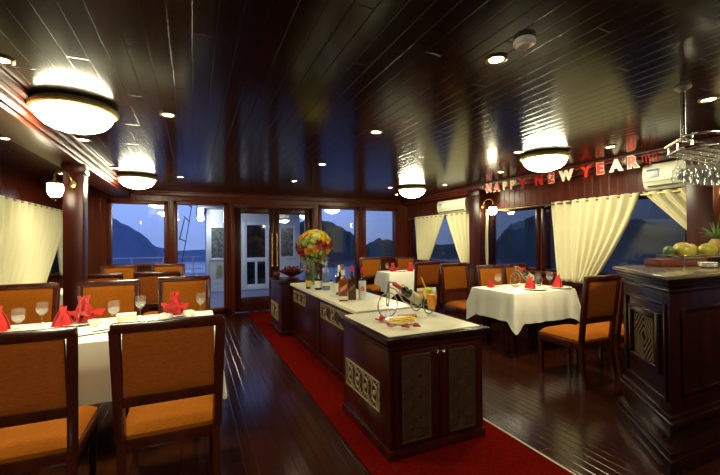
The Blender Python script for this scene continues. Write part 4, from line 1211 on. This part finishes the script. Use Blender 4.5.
pa = thing('pineapple', 'pineapple with green leaf crown at the right edge of the bar', 'pineapple', (4.27, 1.76, MZ + .004))
mb = MB()
def pin(i, j):
    a = 2 * pi * i / 40; v = j / 24; r = .062 * sin(pi * (.12 + .78 * v)) ** .55
    r += .004 * abs(sin(a * 5 + v * 14)) * abs(sin(a * 5 - v * 14))
    return (r * cos(a), r * sin(a), .15 * v)
V = mb.grid(pin, 40, 25, True); mb.bm.faces.new(V[0][::-1]); mb.bm.faces.new(V[-1])
mb.build('fruit_body', noise_color(mat('pineapple_skin', (.28, .15, .04), .6), (.18, .10, .03), (.40, .24, .06), (30, 30, 30)), pa, 60)
mb = MB()
for ring in range(4):
    for k in range(9):
        a = 2 * pi * (k + ring * .45) / 9; L = .10 + .025 * ring; lean = .5 + .28 * ring
        def lf(i, j):
            u = -1 + i; v = j / 5; w = .011 * (1 - v) ** .7
            rr_ = .012 + L * v * cos(lean + (.0 if ring > 2 else -.4 * v)); z = .148 + L * v * sin(lean - .3 * v)
            return (rr_ * cos(a) - u * w * sin(a), rr_ * sin(a) + u * w * cos(a), z + abs(u) * .003)
        mb.grid(lf, 3, 6)
mb.build('leaf_crown', mat('pineapple_leaf', (.12, .20, .05), .6), pa, thick=.0015)
for k in range(3):
    o = MB().lathe([(0, .003), (.03, 0), (.034, .002), (.06, .013), (.058, .015), (.033, .006), (0, .006)], 28).build('saucer', porcelain, smooth=60) if k == 0 else sau.copy()
    if k == 0: sau = o
    else: COL.objects.link(o)
    o.location = (3.64, 1.56, BZ + .0005 + k * .0125)
    tag(o, ['bottom saucer of the small white stack on the bar', 'middle saucer of the small white stack on the bar', 'top saucer of the small white stack on the bar'][k], 'saucer', 'stacked saucers on the bar')

# hanging glass rack
hg = thing('glass_rack', 'curved steel rack on a ceiling pole, hung with wine glasses over the bar', 'rack', (2.875, 1.345, H))
MB().lathe([(0, 0), (.045, 0), (.045, -.008), (.025, -.02), (.02, -.03), (0, -.03)], 20).build('ceiling_flange', steel_dk, hg)
MB().tube([(0, 0, -.01), (0, 0, -.33)], .015, 12).build('pole', chrome_m, hg)
OX, OY = 2.84, 1.36
def L_(x, y, z): return (x - OX, y - OY, z - H)
up = [(3.06, 1.57), (2.92, 1.44), (2.81, 1.33), (2.80, 1.27), (2.87, 1.22), (3.1, 1.19), (3.5, 1.19), (4.2, 1.19)]
mb = MB(); mb.tube([L_(x, y, 2.10) for x, y in up], .011, 10)
mb.tube([L_(2.92, 1.44, 2.10), L_(3.02, 1.40, 2.10), L_(3.2, 1.37, 2.10), L_(4.2, 1.37, 2.10)], .009, 8)
lo = [(3.03, 1.545), (2.90, 1.42), (2.84, 1.35), (2.85, 1.29), (2.92, 1.25), (3.1, 1.22), (3.5, 1.22), (4.2, 1.22)]
mb.tube([L_(x, y, 2.03) for x, y in lo], .009, 8)
for k in range(5):
    y = 1.22 + k * .082
    xs = 2.93 if k < 3 else (2.98 if k == 3 else 3.06)
    mb.tube([L_(xs, y, 2.03), L_(4.2, y, 2.03)], .005, 6)
for x, y in ((2.92, 1.43), (2.85, 1.32), (3.05, 1.205), (3.4, 1.205), (3.8, 1.205), (3.06, 1.55)): mb.tube([L_(x, y, 2.10), L_(x, y, 2.03)], .005, 6)
mb.bar(L_(2.84, 1.36, 2.10), L_(2.98, 1.39, 2.10), .02, .012)
mb.build('rail', chrome_m, hg)
MB().tube([L_(4.0, 1.3, H), L_(4.0, 1.3, 2.1)], .015, 12).build('pole', chrome_m, hg)
HG = None
for k in range(4):
    y = 1.246 + k * .082
    for i in range(7):
        x = 3.01 + .04 * (k % 2) + i * .092 + (.06 if k == 3 else 0)
        if HG is None:
            HG = MB().lathe([(0, 0), (.034, -.001), (.035, -.004), (.007, -.012), (.0045, -.025), (.0045, -.075), (.012, -.088), (.033, -.115), (.039, -.145), (.036, -.18), (.031, -.20), (.0295, -.20), (.034, -.18), (.037, -.145), (.031, -.118), (.006, -.092), (0, -.09)], 18).build('wine_glass', rack_glass, smooth=60); o = HG
        else: o = HG.copy(); COL.objects.link(o)
        o.location = (x, y, 2.042 - .0)
        tag(o, 'upside down wine glass hanging from the steel rack over the bar', 'glass', 'wine glasses hanging over the bar')

# ------------------------------------------------------------------ banner
bn = thing('letter_banner', 'red and gold foil HAPPY NEW YEAR letter banner strung along the right cornice', 'banner', (4.56, 5.06, 2.27))
foil_r = noise_color(mat('red_foil', (.50, .012, .010), .3, .3), (.34, .006, .006), (.62, .03, .02), (60, 60, 60))
foil_g = noise_color(mat('gold_foil', (.75, .55, .30), .35, .3), (.60, .40, .22), (.85, .72, .45), (60, 60, 60))
foil_w = noise_color(mat('white_foil', (.78, .72, .62), .4, .1), (.6, .5, .42), (.85, .8, .7), (60, 60, 60))
def letter(ch, size, off, ext):
    cu = bpy.data.curves.new('letter', 'FONT'); cu.body = ch; cu.size = size; cu.offset = off; cu.extrude = ext; cu.align_x = 'CENTER'; cu.align_y = 'CENTER'
    cu.resolution_u = 4
    ob = bpy.data.objects.new('letter', cu); COL.objects.link(ob)
    dg = bpy.context.evaluated_depsgraph_get(); dg.update()
    me = bpy.data.meshes.new_from_object(ob.evaluated_get(dg))
    bpy.data.objects.remove(ob)
    me.materials.clear()
    return me
text = [('H', 4.879, 'r'), ('A', 4.697, 'r'), ('P', 4.524, 'g'), ('P', 4.370, 'g'), ('Y', 4.175, 'd'), ('N', 3.879, 'd'), ('E', 3.680, 'r'), ('W', 3.450, 'w'), ('Y', 3.171, 'd'), ('E', 2.992, 'r'), ('A', 2.801, 'w'), ('R', 2.625, 'r')]
cache = {}
sagz = lambda y: .045 - .02 * sin(pi * (5.06 - y) / 2.5)
for ch, y, c in text:
    front, back = {'r': (foil_r, foil_g), 'g': (foil_g, foil_r), 'd': (foil_r, foil_r), 'w': (foil_w, foil_g)}[c]
    key = (ch, c)
    if ch not in cache: cache[ch] = (letter(ch, .170, .016, .003), letter(ch, .170, .010, .003))
    m = Matrix(((0, 0, -1, 0), (-1, 0, 0, y - 5.06), (0, 1, 0, sagz(y)), (0, 0, 0, 1)))
    me = cache[ch][0].copy(); me.materials.append(back); o = bpy.data.objects.new('letter', me); COL.objects.link(o); o.parent = bn; o.matrix_local = m
    me = cache[ch][1].copy(); me.materials.append(front); o2 = bpy.data.objects.new('letter_face', me); COL.objects.link(o2); o2.parent = o; o2.matrix_local = Matrix.Translation((0, 0, .004))
MB().tube([(.004, (5.02 - 2.56 * k / 20) - 5.06, sagz(5.02 - 2.56 * k / 20) + .05) for k in range(21)], .003, 6).build('string', mat('red_string', (.4, .02, .02), .6), bn)
mb = MB()
for y in (2.70, 5.02, 4.31, 3.70):
    for k in range(7):
        a = 2 * pi * k / 7; mb.bar((-.004, y - 5.06, sagz(y) + .03), (-.012, y - 5.06 + .038 * cos(a), sagz(y) + .03 + .038 * sin(a)), .012, .003)
mb.build('star_ornament', foil_w, bn)
tl = MB()
for k in range(5): tl.tube([(0, (2.52 - .035 * k) - 5.06, sagz(2.5) + .07 - .004 * k), (0, (2.51 - .035 * k) - 5.06, sagz(2.5) - .02 - .02 * (k % 3))], .008, 5)
tl.build('tassel', foil_r, bn)
